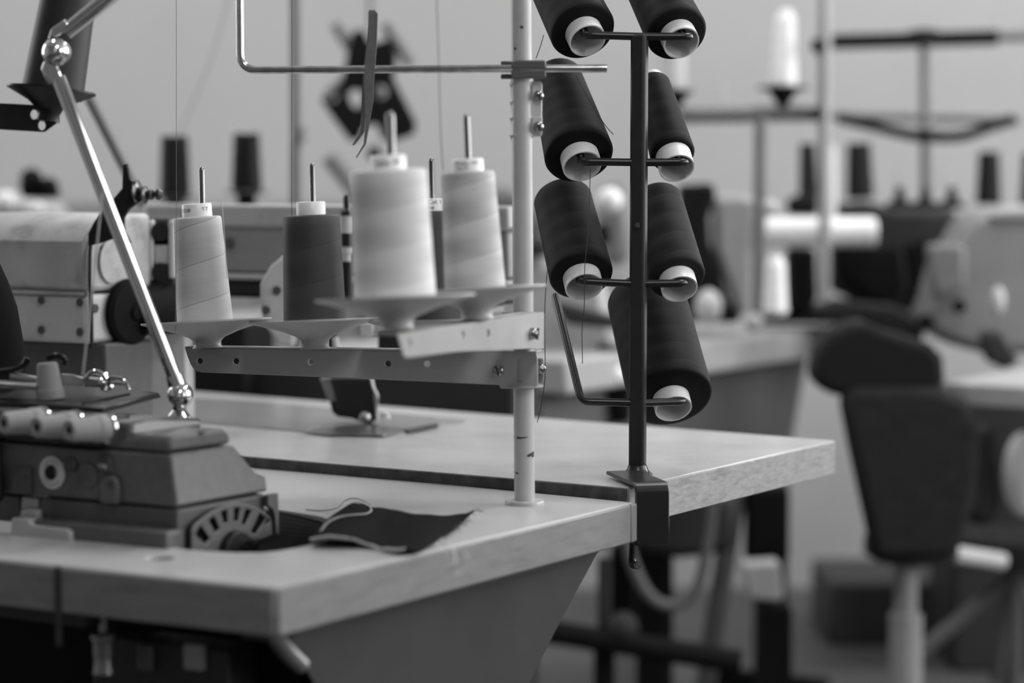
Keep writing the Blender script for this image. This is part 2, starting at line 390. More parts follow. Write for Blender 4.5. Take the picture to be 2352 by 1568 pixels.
def screw(c, n, r, par, slot=1, name='screw', m_=screwm, x=None, L=.004):
    """pan-head screw: slot=1 slotted, 2 cross"""
    c = Vector(c); n = Vector(n).normalized(); f = frame(c, n, x)
    mb = MB(); mb.lathe([(0, -.002), (r, -.002), (r, L * .4), (r * .8, L * .8), (r * .45, L), (0, L)], f, 20)
    o = mb.build(name, m_, par)
    mb = MB(); ux, uy = f.col[0].xyz, f.col[1].xyz
    mb.box(c + n * L * .93, ux * r * (.95 if slot == 1 else .5), uy * r * .13, n * L * .12)
    if slot == 2: mb.box(c + n * L * .93, uy * r * .5, ux * r * .13, n * L * .12)
    mb.build('screw_slot', chip, o)
    return o
for yy in (220, 291): screw(at(1237, yy, PY - .010), (.15, -1, .05), .0052, ts, 2, x=(.7, 0, .7))
# T clamp holding the guide rod
KY = PY - .016; clampm = mat('dark_grey_cast', .13, .4, metal=.3, var=.1)
kc = at(1211, 158, PY)
m = MB(); s = S(PY)
m.prism([at(x, y, PY - .018) for x, y in ((1174, 141), (1190, 138), (1252, 138), (1254, 141), (1254, 157), (1174, 157))], (0, .034, 0))
m.prism([at(x, y, PY - .018) for x, y in ((1174, 160), (1254, 160), (1254, 178), (1180, 180), (1174, 177))], (0, .034, 0))
m.prism([at(x, y, PY - .006) for x, y in ((1150, 140), (1176, 140), (1176, 148), (1150, 148))], (0, .02, 0))
m.prism([at(x, y, PY - .006) for x, y in ((1150, 170), (1176, 170), (1176, 180), (1150, 180))], (0, .02, 0))
m.prism([at(x, y, PY - .010) for x, y in ((1178, 150), (1250, 150), (1250, 172), (1178, 172))], (0, .03, 0))
m.build('rod_clamp', clampm, ts, bevel=.0012)
Yr = PY - .0125
rod = bend([at(1394, 157, Yr), at(1200, 157.5, Yr), at(552, 161, Yr + .05), at(549, -200, Yr + .05)], .018, 8)
MB().tube(rod, .0040, 16).build('guide_rod', mat('polished_rod', .62, .2, metal=1, var=.25, vs=80), ts)
# lower arm
L0 = at(1197, 812, PY - .013); L1 = at(424, 798, PY + .085); ld = (L1 - L0); ld.z = 0; ld.normalize(); ln = Vector((ld.y, -ld.x, 0))
if ln.y > 0: ln = -ln
fL = frame(L0, -ln * -1, -ld)   # z = towards camera
def to2(px, py, P0, d, f):
    q = f.inverted() @ onpl(px, py, P0, d); return (q.x, q.y)
def g(px, py): return to2(px, py, L0, ld, fL)
ol = [g(*q) for q in ((424, 799), (1232, 811), (1235, 830), (1235, 884), (1225, 893), (1150, 892), (1146, 884), (800, 868), (462, 855), (448, 851), (438, 838), (430, 818))]
hs = []
for q in ((459, 829), (542, 829), (713, 832), (891, 835), (981, 836)):
    c_ = g(*q); hs.append(circ(c_[0], c_[1], .0033, 18))
m = MB(); m.plate(ol, hs, fL, -.0018)
m.hexa([onpl(424, 799, L0, ld), onpl(1232, 811, L0, ld), onpl(1232, 811, L0, ld) - ln * .024, onpl(424, 799, L0, ld) - ln * .024],
       [p + Z * .0016 for p in (onpl(424, 799, L0, ld), onpl(1232, 811, L0, ld), onpl(1232, 811, L0, ld) - ln * .024, onpl(424, 799, L0, ld) - ln * .024)])
la = m.build('spool_arm', greyplate, ts, bevel=.0007); la['label'] = 'darker grey lower spool arm with a row of holes'
# rounded clamp around pole
ax = at(1203, 850, PY)
def arc(r, a0, a1, n=14): return [(r * math.cos(a0 + (a1 - a0) * k / n), r * math.sin(a0 + (a1 - a0) * k / n)) for k in range(n + 1)]
sh = arc(R_ * 1.32, PI * 1.02, PI * 2.0) + [(R_ * 1.9, -.004), (R_ * 1.9, 0.004), (R_ * 1.25, .004)] + arc(R_ * 1.14, PI * 2.0, PI * 1.02)
ch = 55 * s
m = MB(); m.plate(sh, [], Matrix.Translation((ax.x, ax.y, ax.z - ch / 2)), ch); m.build('arm_clamp', greyplate_l, ts, bevel=.0007)
m = MB(); m.plate(arc(R_ * 1.9, 0, 2 * PI, 30)[:-1], [arc(R_ * 1.01, 0, 2 * PI, 30)[:-1]], Matrix.Translation((ax.x, ax.y, at(1203, 888, PY).z)), .002); m.build('clamp_washer', greyplate_l, ts, bevel=.0005)
screw(onpl(1145, 851, L0, ld) + ln * .0018, ln, .0056, ts, 1, x=(.35, 0, -1), L=.0032)
screw(at(1240, 847, PY - .006), (.7, -.7, 0), .0054, ts, 2, L=.006)
m = MB(); m.tube([onpl(713, 831, L0, ld) - ln * .004, onpl(713, 831, L0, ld) - ln * .003], .0029); m.build('rivet', greyplate_l, ts)
# upper arm
U0 = at(1252, 718, PY - .012); U1 = at(917, 765, PY - .37); ud = (U1 - U0); ud.z = 0; ud.normalize(); un = Vector((-ud.y, ud.x, 0))
if un.x < 0: un = -un
fU = frame(U0, un, ud)
def gu(px, py): return to2(px, py, U0, ud, fU)
ol = [gu(*q) for q in ((1249, 718), (1249, 801), (1236, 803), (1218, 801), (1050, 808), (938, 822), (928, 819), (914, 768))]
hs = [circ(*gu(*q), .0036, 16) for q in ((941, 788), (1064, 769), (1122, 765))]
m = MB(); m.plate(ol, hs, fU, -.0018)
a_, b_ = onpl(1249, 718, U0, ud), onpl(914, 768, U0, ud); b_.z = a_.z + (b_.z - a_.z)
m.hexa([a_ - Z * .001, b_ - Z * .001, b_ - un * .024 - Z * .001, a_ - un * .024 - Z * .001], [a_ + Z * .0008, b_ + Z * .0008, b_ - un * .024 + Z * .0008, a_ - un * .024 + Z * .0008])
a2 = onpl(1249, 801, U0, ud)
m.hexa([a2, a_, a_ - un * .045, a2 - un * .045], [a2 - ud * .0018, a_ - ud * .0018, a_ - un * .045 - ud * .0018, a2 - un * .045 - ud * .0018])
ua = m.build('spool_arm', greyplate_l, ts, bevel=.0007); ua['label'] = 'lighter grey upper spool arm pointing forward'
q = onpl(1219, 766, U0, ud); screw(q + un * .0005, un, .0060, ts, 1, L=.0075, x=(0, .3, 1))
# dishes and pins --------------------------------------------------
def tilt(lean, fwd): return (math.radians(fwd), math.radians(lean), 0)
def dish(c, R, lean, fwd, armz, m_=dishpl):
    """part of the stand: shallow cone plate; c is the rim centre"""
    from mathutils import Euler
    mt = Matrix.Translation(c) @ Euler(tilt(lean, fwd)).to_matrix().to_4x4()
    hh = c.z - armz
    pr = [(.004, -.012), (.012, -.012), (R * .45, -.0095), (R * .97, .0010), (R, .0010), (R, -.0006), (R * .93, -.0022), (R * .5, -.0105), (.0185, -.0165), (.0145, -.020), (.0140, -hh + .003), (.0160, -hh), (.004, -hh)]
    mb = MB(); mb.lathe(pr, mt, 64, closed=True); return mb.build('spool_dish', m_, ts, ang=50)
def pin(px0, py0, px1, py1, Y, r):
    a, b = at(px0, py0, Y), at(px1, py1, Y); mb = MB(); h = (b - a).length
    mb.lathe([(0, 0), (r, 0), (r, h - r), (r * .8, h - r * .4), (r * .4, h), (0, h)], frame(a, b - a), 16); mb.build('spool_pin', mat('pin_steel', .22, .16, metal=1), ts)
Ys1, Ys2, Ys3 = PY + .078 - .010, PY + .048 - .010, PY + .018 - .012
Yb, Yl = PY - .33, PY - .175
D1 = at(474, 738, Ys1); D2 = at(722, 736, Ys2); D3 = at(992, 736, Ys3); D4 = at(908, 684, Yb); D5 = at(1093, 664, Yl)
az = lambda px, P0, d, y: onpl(px, y, P0, d).z
for Dd, aa, R, ln_ in ((D1, az(490, L0, ld, 799), .0675, -3), (D2, az(722, L0, ld, 802), .066, -2.2), (D3, az(992, L0, ld, 806), .0645, -1.5),
                  (D4, az(908, U0, ud, 766), .0700, -2.6), (D5, az(1098, U0, ud, 738), .066, -3.3)):
    dish(Dd, R, ln_, -3.2, aa + .0008)
pin(472, 790, 463, 384, Ys1, .0030); pin(724, 790, 717, 375, Ys2, .0030); pin(996, 790, 991, 363, Ys3, .0032)
pin(906, 755, 896, 255, Yb, .0040); pin(1090, 720, 1071, 262, Yl, .0032)
# ================================================================ thread cones
inkm = mat('label_ink', .03, .6)
def core_prof(r0, r1, h, low, cap, wall=.0016, capflare=0):
    """hollow tapered plastic core, sticks out below by low and above by cap"""
    out = [(r0, -low), (r0, 0), (r1, h), (r1, h + cap - .001), (r1 - .001, h + cap)]
    inn = [(r1 - wall - .001, h + cap), (r1 - wall, h + cap - .001), (r1 - wall, h), (r0 - wall, 0), (r0 - wall, -low)]
    return out + inn
def cone(loc, axis, r0, r1, h, c0, c1, low, cap, tm, label, group=None, face=None, cm=whitepl, rb=.004, texts=()):
    axis = Vector(axis).normalized(); x = Vector((1, 0, 0)); mt = frame((0, 0, 0), axis, x)
    e = T('thread_cone', label, 'thread cone', loc, group, rot=mt.to_euler())
    b = rb
    pr = [(c0 * .98, .0005), (r0 - b, 0), (r0 - b * .3, b * .25), (r0, b)]
    n = 14
    for k in range(1, n): t = k / n; pr.append((r0 + (r1 - r0) * t, b + (h - 2 * b) * t))
    pr += [(r1, h - b * .6), (r1 - b * .25, h - b * .15), (r1 - b, h), (c1 * .98, h)]
    m = MB(); m.lathe(pr, None, 72, closed=True); m.build('wound_thread', tm, e, ang=60)
    m = MB(); m.lathe(core_prof(c0, c1, h, low, cap), None, 56, closed=True); k = m.build('core', cm, e, ang=50)
    for (tx, sz, dz, a) in texts: text_mesh(tx, sz, k, inkm, c1, h + dz, -PI / 2 + a)
    return e
def up_axis(lean, fwd): return Vector((-math.sin(math.radians(lean)), math.sin(math.radians(fwd)), 1))
th_l = thread_mat('pale_thread', .50, .040, amp=.10, line=.50)
th_d = thread_mat('charcoal_thread', .040, .036, amp=.2, line=.55, ph=.4)
th_w = thread_mat('white_thread', .62, .034, amp=.14, line=.15, ph=.2)
th_b = thread_mat('banded_thread', .46, .034, amp=.22, line=.4, ph=.6)
th_h = thread_mat('dark_grey_thread', .045, .036, amp=.1, line=.3)
g1 = 'thread cones standing on the grey stand'
cone(D1 + Vector((-.0008, 0, -.0095)), up_axis(3.8, 1), .0292, .0247, .118, .021, .0155, 0, .0135, th_l, 'pale grey cone with a white cap, leftmost on the grey stand', g1, texts=(('11538', .0055, .005, -.75), ('T.T', .0050, .0058, .7)))
cone(D2 + Vector((.001, 0, -.0095)), up_axis(1.9, 1), .0322, .0292, .1175, .021, .0150, 0, .0135, th_d, 'charcoal thread cone with a bare white cap, on the middle dish of the lower arm', g1)
cone(D3 + Vector((.001, 0, -.0095)), up_axis(1.5, 1), .0290, .0262, .120, .021, .0150, 0, .0125, th_h, 'dark grey thread cone mostly hidden behind the big white cone', g1, texts=(('Col. 1', .0062, .007, .45), ('8w', .0060, .0015, .12)))
cone(D4 + Vector((0, 0, -.0095)), up_axis(2.8, 1), .0362, .0333, .1205, .024, .0160, 0, .0125, th_w, 'big white thread cone nearest the camera on the upper arm', g1, texts=(('saba', .0072, .0035, -.22), ('80', .0060, .0045, .55)))
cone(D5 + Vector((0, 0, -.0095)), up_axis(3.6, 1), .0288, .0250, .119, .021, .0153, 0, .0120, th_b, 'pale banded thread cone beside the grey pole on the upper arm', g1, texts=(('120', .0040, .0068, -.65), ('saba', .0046, .0062, -.15), ('Tex 30', .0036, .0020, -.3), ('1000', .0036, .0066, .45)))
# ================================================================ black cone stand
KB = onz(1464, 1093, ZF); BY = KB.y
bs = T('cone_rack', 'black painted upright cone rack with bent pegs clamped to the corner of the far table', 'cone rack', KB)
w = 19.5 * S(BY)
ctop = at(1469, 78, BY); cbot = KB + Z * .002
rotu = Vector((math.cos(math.radians(-22)), math.sin(math.radians(-22)), 0)); rotv = Vector((-rotu.y, rotu.x, 0))
hw = .0086
def ring(c): return [c + rotu * a * hw + rotv * b * .0070 for a, b in ((-1, -1), (1, -1), (1, 1), (-1, 1))]
MB().hexa(ring(cbot), ring(ctop)).build('post', mat('post_paint', .018, .5, var=.15, vs=90, spec=.3), bs, bevel=.0034)
m = MB(); m.lathe([(0, -.001), (.0165, -.001), (.0135, .002), (.011, .005), (.0098, .009), (0, .009)], Matrix.Translation(KB + Z * .003), 24); m.build('weld', blackpaint, bs)
# folded clamp strip: top tongue, face, bottom
e0 = onz(1392, 1090, ZF + .003); e1 = onz(1455, 1117, ZF + .003); kd = (e1 - e0); kd.z = 0; kd.normalize()
kw = Vector((-kd.y, kd.x, 0)); kw = kw if kw.x > 0 else -kw
Wd = .036
f0 = e1 + kd * .0
ft = 1.0
fs = [e0, e1, e1 + kw * Wd, e0 + kw * Wd]
path = [e0, e1, e1 - Z * .066]
inn = .0042
m = MB()
prof = bend([e0, e1 + kd * .004, e1 + kd * .004 - Z * .060], .007, 6)
nrm = []
for i, p in enumerate(prof):
    t = (prof[min(i + 1, len(prof) - 1)] - prof[max(i - 1, 0)]).normalized(); nn = kw.cross(t); nrm.append(nn if nn.dot(Z + kd) > 0 else -nn)
for i in range(len(prof) - 1):
    a, b = prof[i], prof[i + 1]; na, nb = nrm[i] * inn, nrm[i + 1] * inn
    m.hexa([a, b, b + kw * Wd, a + kw * Wd], [a + na, b + nb, b + nb + kw * Wd, a + na + kw * Wd])
bmesh.ops.remove_doubles(m.bm, verts=m.bm.verts, dist=.00005)
m.build('table_clamp', blackpaint, bs, bevel=.0012)
m = MB(); lo = e1 + kd * .004 - Z * .060
m.hexa([lo, lo + kw * Wd, lo + kw * Wd - kd * .05, lo - kd * .05], [p + Z * .004 for p in (lo, lo + kw * Wd, lo + kw * Wd - kd * .05, lo - kd * .05)]); m.build('clamp_jaw', blackpaint, bs, bevel=.001)
hk = bend([at(1455, 1240, BY - .01), at(1452, 1296, BY - .012), at(1463, 1298, BY - .05)], .008, 6)
m = MB(); m.tube(hk, .0042, 14); m.build('clamp_screw_handle', blackpaint, bs)
m = MB(); m.cyl(hk[-1] + Vector((0, .001, 0)), hk[-1] + Vector((0, -.002, 0)), .0034); m.cyl(hk[-1], hk[-1] + Vector((0, -.003, 0)), .0018); m.build('handle_end', dsteel, bs)
m = MB(); c = at(1464, 516, BY - .0095); m.lathe([(.0025, 0), (.0033, .0004), (.0036, 0)], frame(c, (.35, -1, 0)), 20); m.cyl(c, c + Vector((.0002, -.0006, 0)), .0026); m.build('plug_weld', blackpaint, bs)
AXD = Vector((-.165, .70, .69)).normalized()
def peg(x0, x1, y, yl=None, length=.13, y2=None, axd=AXD, dy=-.002):
    yl = yl or y
    a = at(x0, y, BY); b = at(x1, yl, BY + dy)
    c_ = b + Vector((-.006 if x1 > 1468 else .002, .030, .001))
    pth = bend([a, b, b + axd * length], .010, 8) if length > .11 else bend([a, b, c_, c_ + axd * length * .8], .010, 8)
    MB().tube(pth, .0042, 14).build('peg', blackpaint, bs)
    return b
ROWS = [(84, 1342, 1588, 80, 84), (373, 1334, 1578, 371, 372), (652, 1330, 1576, 646, 650), (925, 1335, 1572, 922, 922)]
for i, (yp, xl, xr, yll, yrr) in enumerate(ROWS):
    peg(1468, xl, yp, yll, .10 if i < 3 else .155); peg(1466, xr, yp, yrr, .10, dy=.022 if i == 3 else -.002)
blk = [thread_mat('black_thread_%d' % i, v, .022 + .004 * i, amp=a, line=.7, ph=.17 * i, rough=.65, spec=.12) for i, (v, a) in enumerate(((.008, .45), (.010, .45), (.019, .4)))]
def bcone(px, py, wpx, w1px, dirpx, length, cpx, label, tm, phi=45, low=.0155, cap=.004, c1=.013, rb=.004, Y=None, cofs=(0, 0)):
    """base-face centre, base/top widths, image direction of the axis"""
    Y = Y or BY + .024; k = math.sin(math.radians(phi)); d = Vector((dirpx[0], dirpx[1])).normalized()
    axd = Vector((d.x * k, math.cos(math.radians(phi)), -d.y * k + 0.0))
    r0 = wpx / 2 * S(Y); r1 = w1px / 2 * S(Y + length * math.cos(math.radians(phi))); rc = cpx / 2 * S(Y)
    return cone(at(px, py, Y), axd, r0, r1, length, rc, c1, low, cap, tm, label, 'black thread cones on the black rack', rb=rb)
bcone(1340, 74, 152, 132, (-.40, -.92), .135, 86, 'black cone hanging top left on the black rack', blk[1], phi=42)
bcone(1556, 80, 141, 120, (-.36, -.93), .135, 84, 'black cone hanging top right on the black rack', blk[1], phi=40)
bcone(1331, 360, 160, 116, (-.25, -.97), .134, 90, 'black tapered cone with a loose thread end, second down, left side of the rack', blk[0], phi=43, cap=.008)
bcone(1546, 358, 104, 84, (-.22, -.97), .118, 82, 'slim black cone with a white printed cap, second down, right side of the rack', blk[1], phi=43, cap=.010, c1=.0148, low=.020)
bcone(1336, 636, 148, 134, (-.22, -.97), .122, 88, 'black cone directly left of the post, above the empty peg', blk[1], phi=44)
bcone(1555, 640, 134, 118, (-.20, -.97), .122, 84, 'charcoal black cone with visible windings, third down, right side of the rack', blk[2], phi=44)
bcone(1541, 914, 196, 182, (-.20, -.97), .150, 86, 'biggest black cone, lowest on the right of the black rack', blk[1], phi=44, Y=BY + .046)
# loose thread ends
thin_d = mat('dark_thread_end', .02, .8); thin_l = mat('pale_thread_end', .6, .6)
def strand(pts, name, label, m_, r=.0004, grp=None):
    o = MB().tube(smooth(pts, 5), r, 6).build(name, m_); return tag(o, label, 'thread', grp)
strand([at(1356, 388, BY - .01), at(1355, 430, BY - .012), at(1353, 500, BY - .03), at(1348, 560, BY - .04), at(1343, 620, BY - .045), at(1342, 700, BY - .045), at(1337, 755, BY - .045), at(1338, 835, BY - .045)], 'loose_thread', 'dark thread end dangling in front of the left black cones', thin_d)
strand([at(1258, 610, BY - .02), at(1252, 690, BY - .035), at(1251, 760, BY - .035), at(1252, 860, BY - .035), at(1245, 920, BY - .035), at(1234, 970, BY - .035)], 'loose_thread', 'dark thread end hanging past the end of the grey spool arms', thin_d)
strand([at(1249, 80, BY - .02), at(1240, 110, BY - .02), at(1231, 134, BY - .02)], 'loose_thread', 'short dark thread running from the top left black cone to the rod clamp', thin_d)
strand([at(1322, 172, BY + .01), at(1345, 215, BY + .0), at(1365, 250, BY - .01), at(1392, 290, BY - .01), at(1409, 309, BY - .01)], 'loose_thread', 'fuzzy thread end beside the second left black cone', thin_d)
strand([at(1478, 1062, BY - .015), at(1485, 1070, BY - .014), at(1492, 1092, BY - .012)], 'loose_thread', 'tiny thread caught at the foot of the black post', thin_d)
# threads going up from the cones
strand([at(1002, -30, PY - .2), at(1008, 150, PY - .19), at(1012, 300, PY - .18), at(1018, 392, PY - .17)], 'sewing_thread', 'dark thread rising from the pale banded cone', thin_d, .00035)
strand([at(671, -30, PY), at(671, 200, PY), at(670, 497, PY + .03)], 'sewing_thread', 'dark thread rising straight up from the charcoal cone', thin_d, .00030)
strand([at(405, -30, Ys1), at(405, 300, Ys1), at(405, 503, Ys1 - .02), at(403, 760, Ys1 - .06)], 'sewing_thread', 'thin grey thread running past the left edge of the pale cone', mat('mid_thread', .12, .7), .00028)
strand([at(509, 462, Ys1 - .03), at(514, 520, Ys1 - .03), at(522, 640, Ys1 - .03)], 'loose_thread', 'pale thread end along the right side of the leftmost cone', thin_l, .0004)
strand([at(235, 440, 2.2), at(215, 640, 2.2), at(197, 800, 2.2), at(190, 862, 2.2)], 'sewing_thread', 'pale thread crossing behind the chrome lamp arm down to the tension levers', mat('pale_thr2', .4, .6), .0009)
strand([at(532, -30, 4.0), at(480, 150, 4.2), at(405, 318, 4.38)], 'sewing_thread', 'soft out-of-focus thread slanting above the left background cone', mat('blur_thr', .10, .7), .0008)
# ================================================================ tweezers
tw = T('tweezers', 'dull steel bent-tip tweezers hung over the guide rod', 'tweezers', at(838, 355, Yr - .006))
twm = mat('tweezer_steel', .17, .45, metal=.35, var=.15, vs=120)
Yt = Yr + .0205
def blade(c, name, th, dy):
    m = MB()
    L_ = [at(a, y, Yt + dy + .0) for (a, b, y) in c]; R__ = [at(b, y, Yt + dy) for (a, b, y) in c]
    for i in range(len(c) - 1):
        m.hexa([L_[i], R__[i], R__[i + 1], L_[i + 1]], [p - Vector((0, th, 0)) for p in (L_[i], R__[i], R__[i + 1], L_[i + 1])])
    bmesh.ops.remove_doubles(m.bm, verts=m.bm.verts, dist=.00003)
    return m.build(name, twm, tw, bevel=.0003)
blade([(849, 868, 30), (845, 866, 100), (840, 863, 140), (836, 860, 175), (838, 857, 235), (840, 850, 275), (835, 841, 331), (817, 820, 362)], 'blade', .0016, 0)
blade([(848, 862, 32), (842, 856, 100), (834, 846, 175), (831, 842, 250), (826, 837, 302), (809, 814, 333)], 'blade', .0016, .0145)
m = MB(); m.prism([at(x, y, Yt + .0145) for x, y in ((848, 30), (851, 24), (857, 26), (862, 24), (868, 31), (867, 60), (848, 60))], (0, -.0153, 0)); m.build('tweezer_joint', twm, tw, bevel=.0006)
# ================================================================ overlock machine on the near table
cast = mat('grey_machine_enamel', .10, .42, var=.10, vs=120, bump=.12, bs=900, dirt=.12, ds=9)
castd = mat('dark_grey_enamel', .065, .45, var=.12, vs=60)
knobm = mat('beige_knob_plastic', .26, .5, var=.04)
blk_gl = mat('black_gloss_plastic', .006, .3, spec=.3)
C0 = P(408, 1255)
def LC(p, q, z): return C0 + dv_ * p + du * q + Z * z
om = T('overlock_machine', 'grey overlock sewing machine with beige tension knobs set into the near table', 'sewing machine', LC(.15, .07, 0))
def ring3(p0, p1, q0, q1, z): return [LC(p0, q0, z), LC(p0, q1, z), LC(p1, q1, z), LC(p1, q0, z)]
MB().hexa(ring3(.0, .16, 0, .128, -.06), ring3(.0, .16, 0, .128, .0335)).build('base_block', castd, om, bevel=.003)
m = MB(); m.hexa(ring3(-.001, .155, -.016, .01, -.05), ring3(-.001, .155, -.0165, .01, .0155)); m.build('base_ledge', cast, om, bevel=.003)
# body shell: lower and upper half with slanted right side
def prof_ring(p, pts): return [LC(p(q, z), q, z) for q, z in pts]
lo = [(-.001, .0350), (.132, .0350), (.132, .049), (.119, .0535), (.090, .0825), (.0, .0825)]
MB().hexa([LC(.0 + max(0, (z - .035)) * .15, q, z) for q, z in lo], [LC(.33, q, z) for q, z in lo]).build('body_shell', cast, om, bevel=.0028)
up = [(.0005, .0840), (.0885, .0840), (.086, .0940), (.078, .0985), (.006, .0985), (.001, .0945)]
MB().hexa([LC(.0085, q, z) for q, z in up], [LC(.0600 if z > .09 else .075, q, z) for q, z in up]).build('top_cover', cast, om, bevel=.0035)
MB().hexa([LC(.056, q, z) for q, z in ((.001, .084), (.105, .084), (.105, .104), (.012, .110), (.003, .108))], [LC(.30, q, z) for q, z in ((.001, .084), (.105, .084), (.105, .104), (.012, .110), (.003, .108))]).build('tension_housing', castd, om, bevel=.003)
w1 = MB(); w1.hexa([LC(.051, .004, .0985), LC(.051, .10, .0985), LC(.30, .10, .0985), LC(.30, .004, .0985)], [LC(.058, .012, .1100), LC(.054, .10, .1015), LC(.30, .10, .1015), LC(.30, .012, .1100)]); w1.build('roof_step', greyplate_l, om, bevel=.002)
m = MB(); p = onz(466, 992, C0.z + .0985); m.lathe([(0, 0.0002), (.0045, 0.0002), (.0045, 0)], Matrix.Translation(p), 16); m.build('oil_hole', under, om)
# black knob carrier and cover
MB().hexa([LC(.082, -.006, .0845), LC(.082, .03, .0845), LC(.33, .03, .0845), LC(.33, -.006, .0845)], [LC(.075, -.004, .113), LC(.075, .03, .113), LC(.33, .03, .113), LC(.33, -.004, .113)]).build('knob_carrier', blackpl, om, bevel=.004)
zc = C0.z + .117
cv = [onz(240, 948, zc - .004), onz(372, 913, zc - .004), onz(372, 905, zc - .004) + dv_ * .05 , onz(200, 886, zc - .004), onz(-90, 870, zc - .004), onz(-90, 925, zc - .004)]
cv = [q - Z * (q.z - (C0.z + .113)) for q in cv]
cvi = [q + Z * .005 for q in cv]; cen = sum(cvi, Vector()) / 6; cvi = [q + (cen - q).normalized() * .004 for q in cvi]
MB().hexa(cv, cvi).build('top_plate', blk_gl, om, bevel=.0015)
a, b = cvi[1], cvi[0]; m = MB(); m.tube([a.lerp(b, .25) + dv_ * .02 + Z * .0006, a.lerp(b, .92) + dv_ * .03 + Z * .0006], .0016, 8); m.build('plate_rib', blk_gl, om)
def knob(base, axis, L, rt, rb, par, ribs=36):
    f = frame(base, axis); mb = MB(); seg = ribs * 2; rows = []
    pr = [(rb * .6, -.001), (rb, 0), (rb, L * .22), (rb * .97, L * .26), (rb * .93, L * .27), (rb * .90, L * .32), (rt * 1.02, L * .93), (rt * .9, L), (rt * .45, L), (rt * .38, L * .96), (rt * .36, L * .6)]
    for i, (r, z) in enumerate(pr):
        rows.append([mb.bm.verts.new(f @ Vector(((r * (.965 if (k % 2 and 5 <= i <= 6) else 1)) * math.cos(2 * PI * k / seg), (r * (.965 if (k % 2 and 5 <= i <= 6) else 1)) * math.sin(2 * PI * k / seg), z))) for k in range(seg)])
    for a_, b_ in zip(rows, rows[1:]):
        for k in range(seg): mb.bm.faces.new((a_[k], a_[(k + 1) % seg], b_[(k + 1) % seg], b_[k]))
    o = mb.build('tension_knob', knobm, par, ang=25)
    mb = MB(); mb.cyl(f @ Vector((0, 0, L * .8)), f @ Vector((0, 0, L * .975)), rt * .40, seg=16); mb.build('knob_hole_shade', mat('hole_shade_black', .008, .8, spec=.1), o)  # black disc near the tip stands in for shade inside the hole
    mb = MB(); mb.lathe([(rb * .5, -.004), (rb * 1.08, -.004), (rb * 1.08, -.0022), (rb * .5, -.0022)], f, 40, closed=True); mb.build('tension_disc', chrome, o)
    return o
kax = Vector((-.66, -.75, .03)).normalized()
for tx, ty in ((157, 988), (83, 981), (7, 972)):
    tip = onpl(tx, ty, C0 - du * .053, dv_); knob(tip - kax * .041, kax, .041, .0098, .0127, om)
kb = onz(116, 915, C0.z + .1185); knob(kb, Vector((-.08, .0, 1)), .0345, .0098, .0135, om)
# thread levers and guides on the plate
def G(px, py, Y=2.31): return at(px, py, Y)
m = MB(); m.tube([G(24, 861), G(60, 867), G(90, 872)], .0030, 12)
for k in range(14): q = G(26 + k * 4.6, 861.3 + k * .85); m.lathe([(.0028, -.0006), (.0042, 0), (.0028, .0006)], frame(q, (1, 0, -.15)), 12)
m.build('spring_guide', chrome, om)
m = MB(); m.prism([G(140, 858), G(165, 860), G(196, 868), G(188, 886), G(150, 884), (G(142, 884))], (0, .004, 0)); m.build('lever_plate', steel, om, bevel=.0006)
m = MB(); m.tube(smooth([G(196, 869), G(206, 858), G(218, 853), G(232, 857), G(244, 866)]), .0024, 10); m.tube([G(244, 864), G(278, 868), G(292, 880), G(296, 894)], .0016, 10); m.lathe([(.004, 0), (.0095, .001), (.0095, .003), (.004, .004)], frame(G(241, 877), (1, -.7, 0)), 24); m.build('thread_lever', chrome, om)
m = MB(); m.tube([G(252, 879, 2.30), G(288, 880, 2.30)], .0018, 10); m.build('lever_pin', chrome, om)
m = MB(); m.prism([G(196, 868), G(240, 872), G(238, 890), G(192, 888)], (0, .02, 0)); m.build('lever_block', dsteel, om, bevel=.001)
m = MB(); m.tube(smooth([G(-40, 860), G(10, 853), G(40, 847), G(56, 836), G(64, 822)]), .0034, 10); m.tube(smooth([G(108, 822), G(130, 816), G(148, 824), G(147, 838)]), .0028, 10); m.build('wire_handle', blk_gl, om)
m = MB(); m.prism([G(-20, 878, 2.28), G(84, 884, 2.28), G(84, 895, 2.28), G(-20, 893, 2.28)], (0, .03, 0)); m.build('guide_bar', dsteel, om, bevel=.001)
# details on the front-left face
def onF(px, py, q=0): return onpl(px, py, C0 + du * q, dv_)
nf = Vector((dv_.y, -dv_.x, 0)); nf = nf if nf.y < 0 else -nf
f_ = frame(onF(121, 1085, -.001) , nf, -dv_)
ringo = MB().plate(circ(0, 0, .0152, 48), [circ(-.0008, .0004, .0070, 32)], f_, .0012).build('dial_ring', mat('dial_white', .62, .4), om, bevel=.0003); ringo['label'] = 'white ring dial with fine lettering'
m = MB(); m.cyl(onF(121, 1085, -.0005), onF(121, 1085, -.0015), .0075); m.build('dial_centre', blackpl, om)
m = MB()
for k in range(26):
    a = 2 * PI * (k / 30.0) + .9
    if 2.6 < a < 3.6 or 5.6 < a < 6.2: continue
    r = .0113; x, y = r * math.cos(a), r * math.sin(a)
    c = f_ @ Vector((x, y, .0014)); rx = f_.to_3x3() @ Vector((-math.sin(a), math.cos(a), 0)); ry = f_.to_3x3() @ Vector((math.cos(a), math.sin(a), 0))
    m.box(c, rx * .0007, ry * (.0006 + .0006 * (k % 3 == 0)), nf * .0001)
m.build('dial_lettering', mat('faded_ink', .25, .6), ringo)
f2 = frame(onF(203, 1092, 0), nf, -dv_)
m = MB(); m.lathe([(0, .0015), (.0105, .0015), (.0115, .002), (.0125, .0008), (.0128, -.001)], f2, 40); m.build('round_cap', cast, om, bevel=.0002)
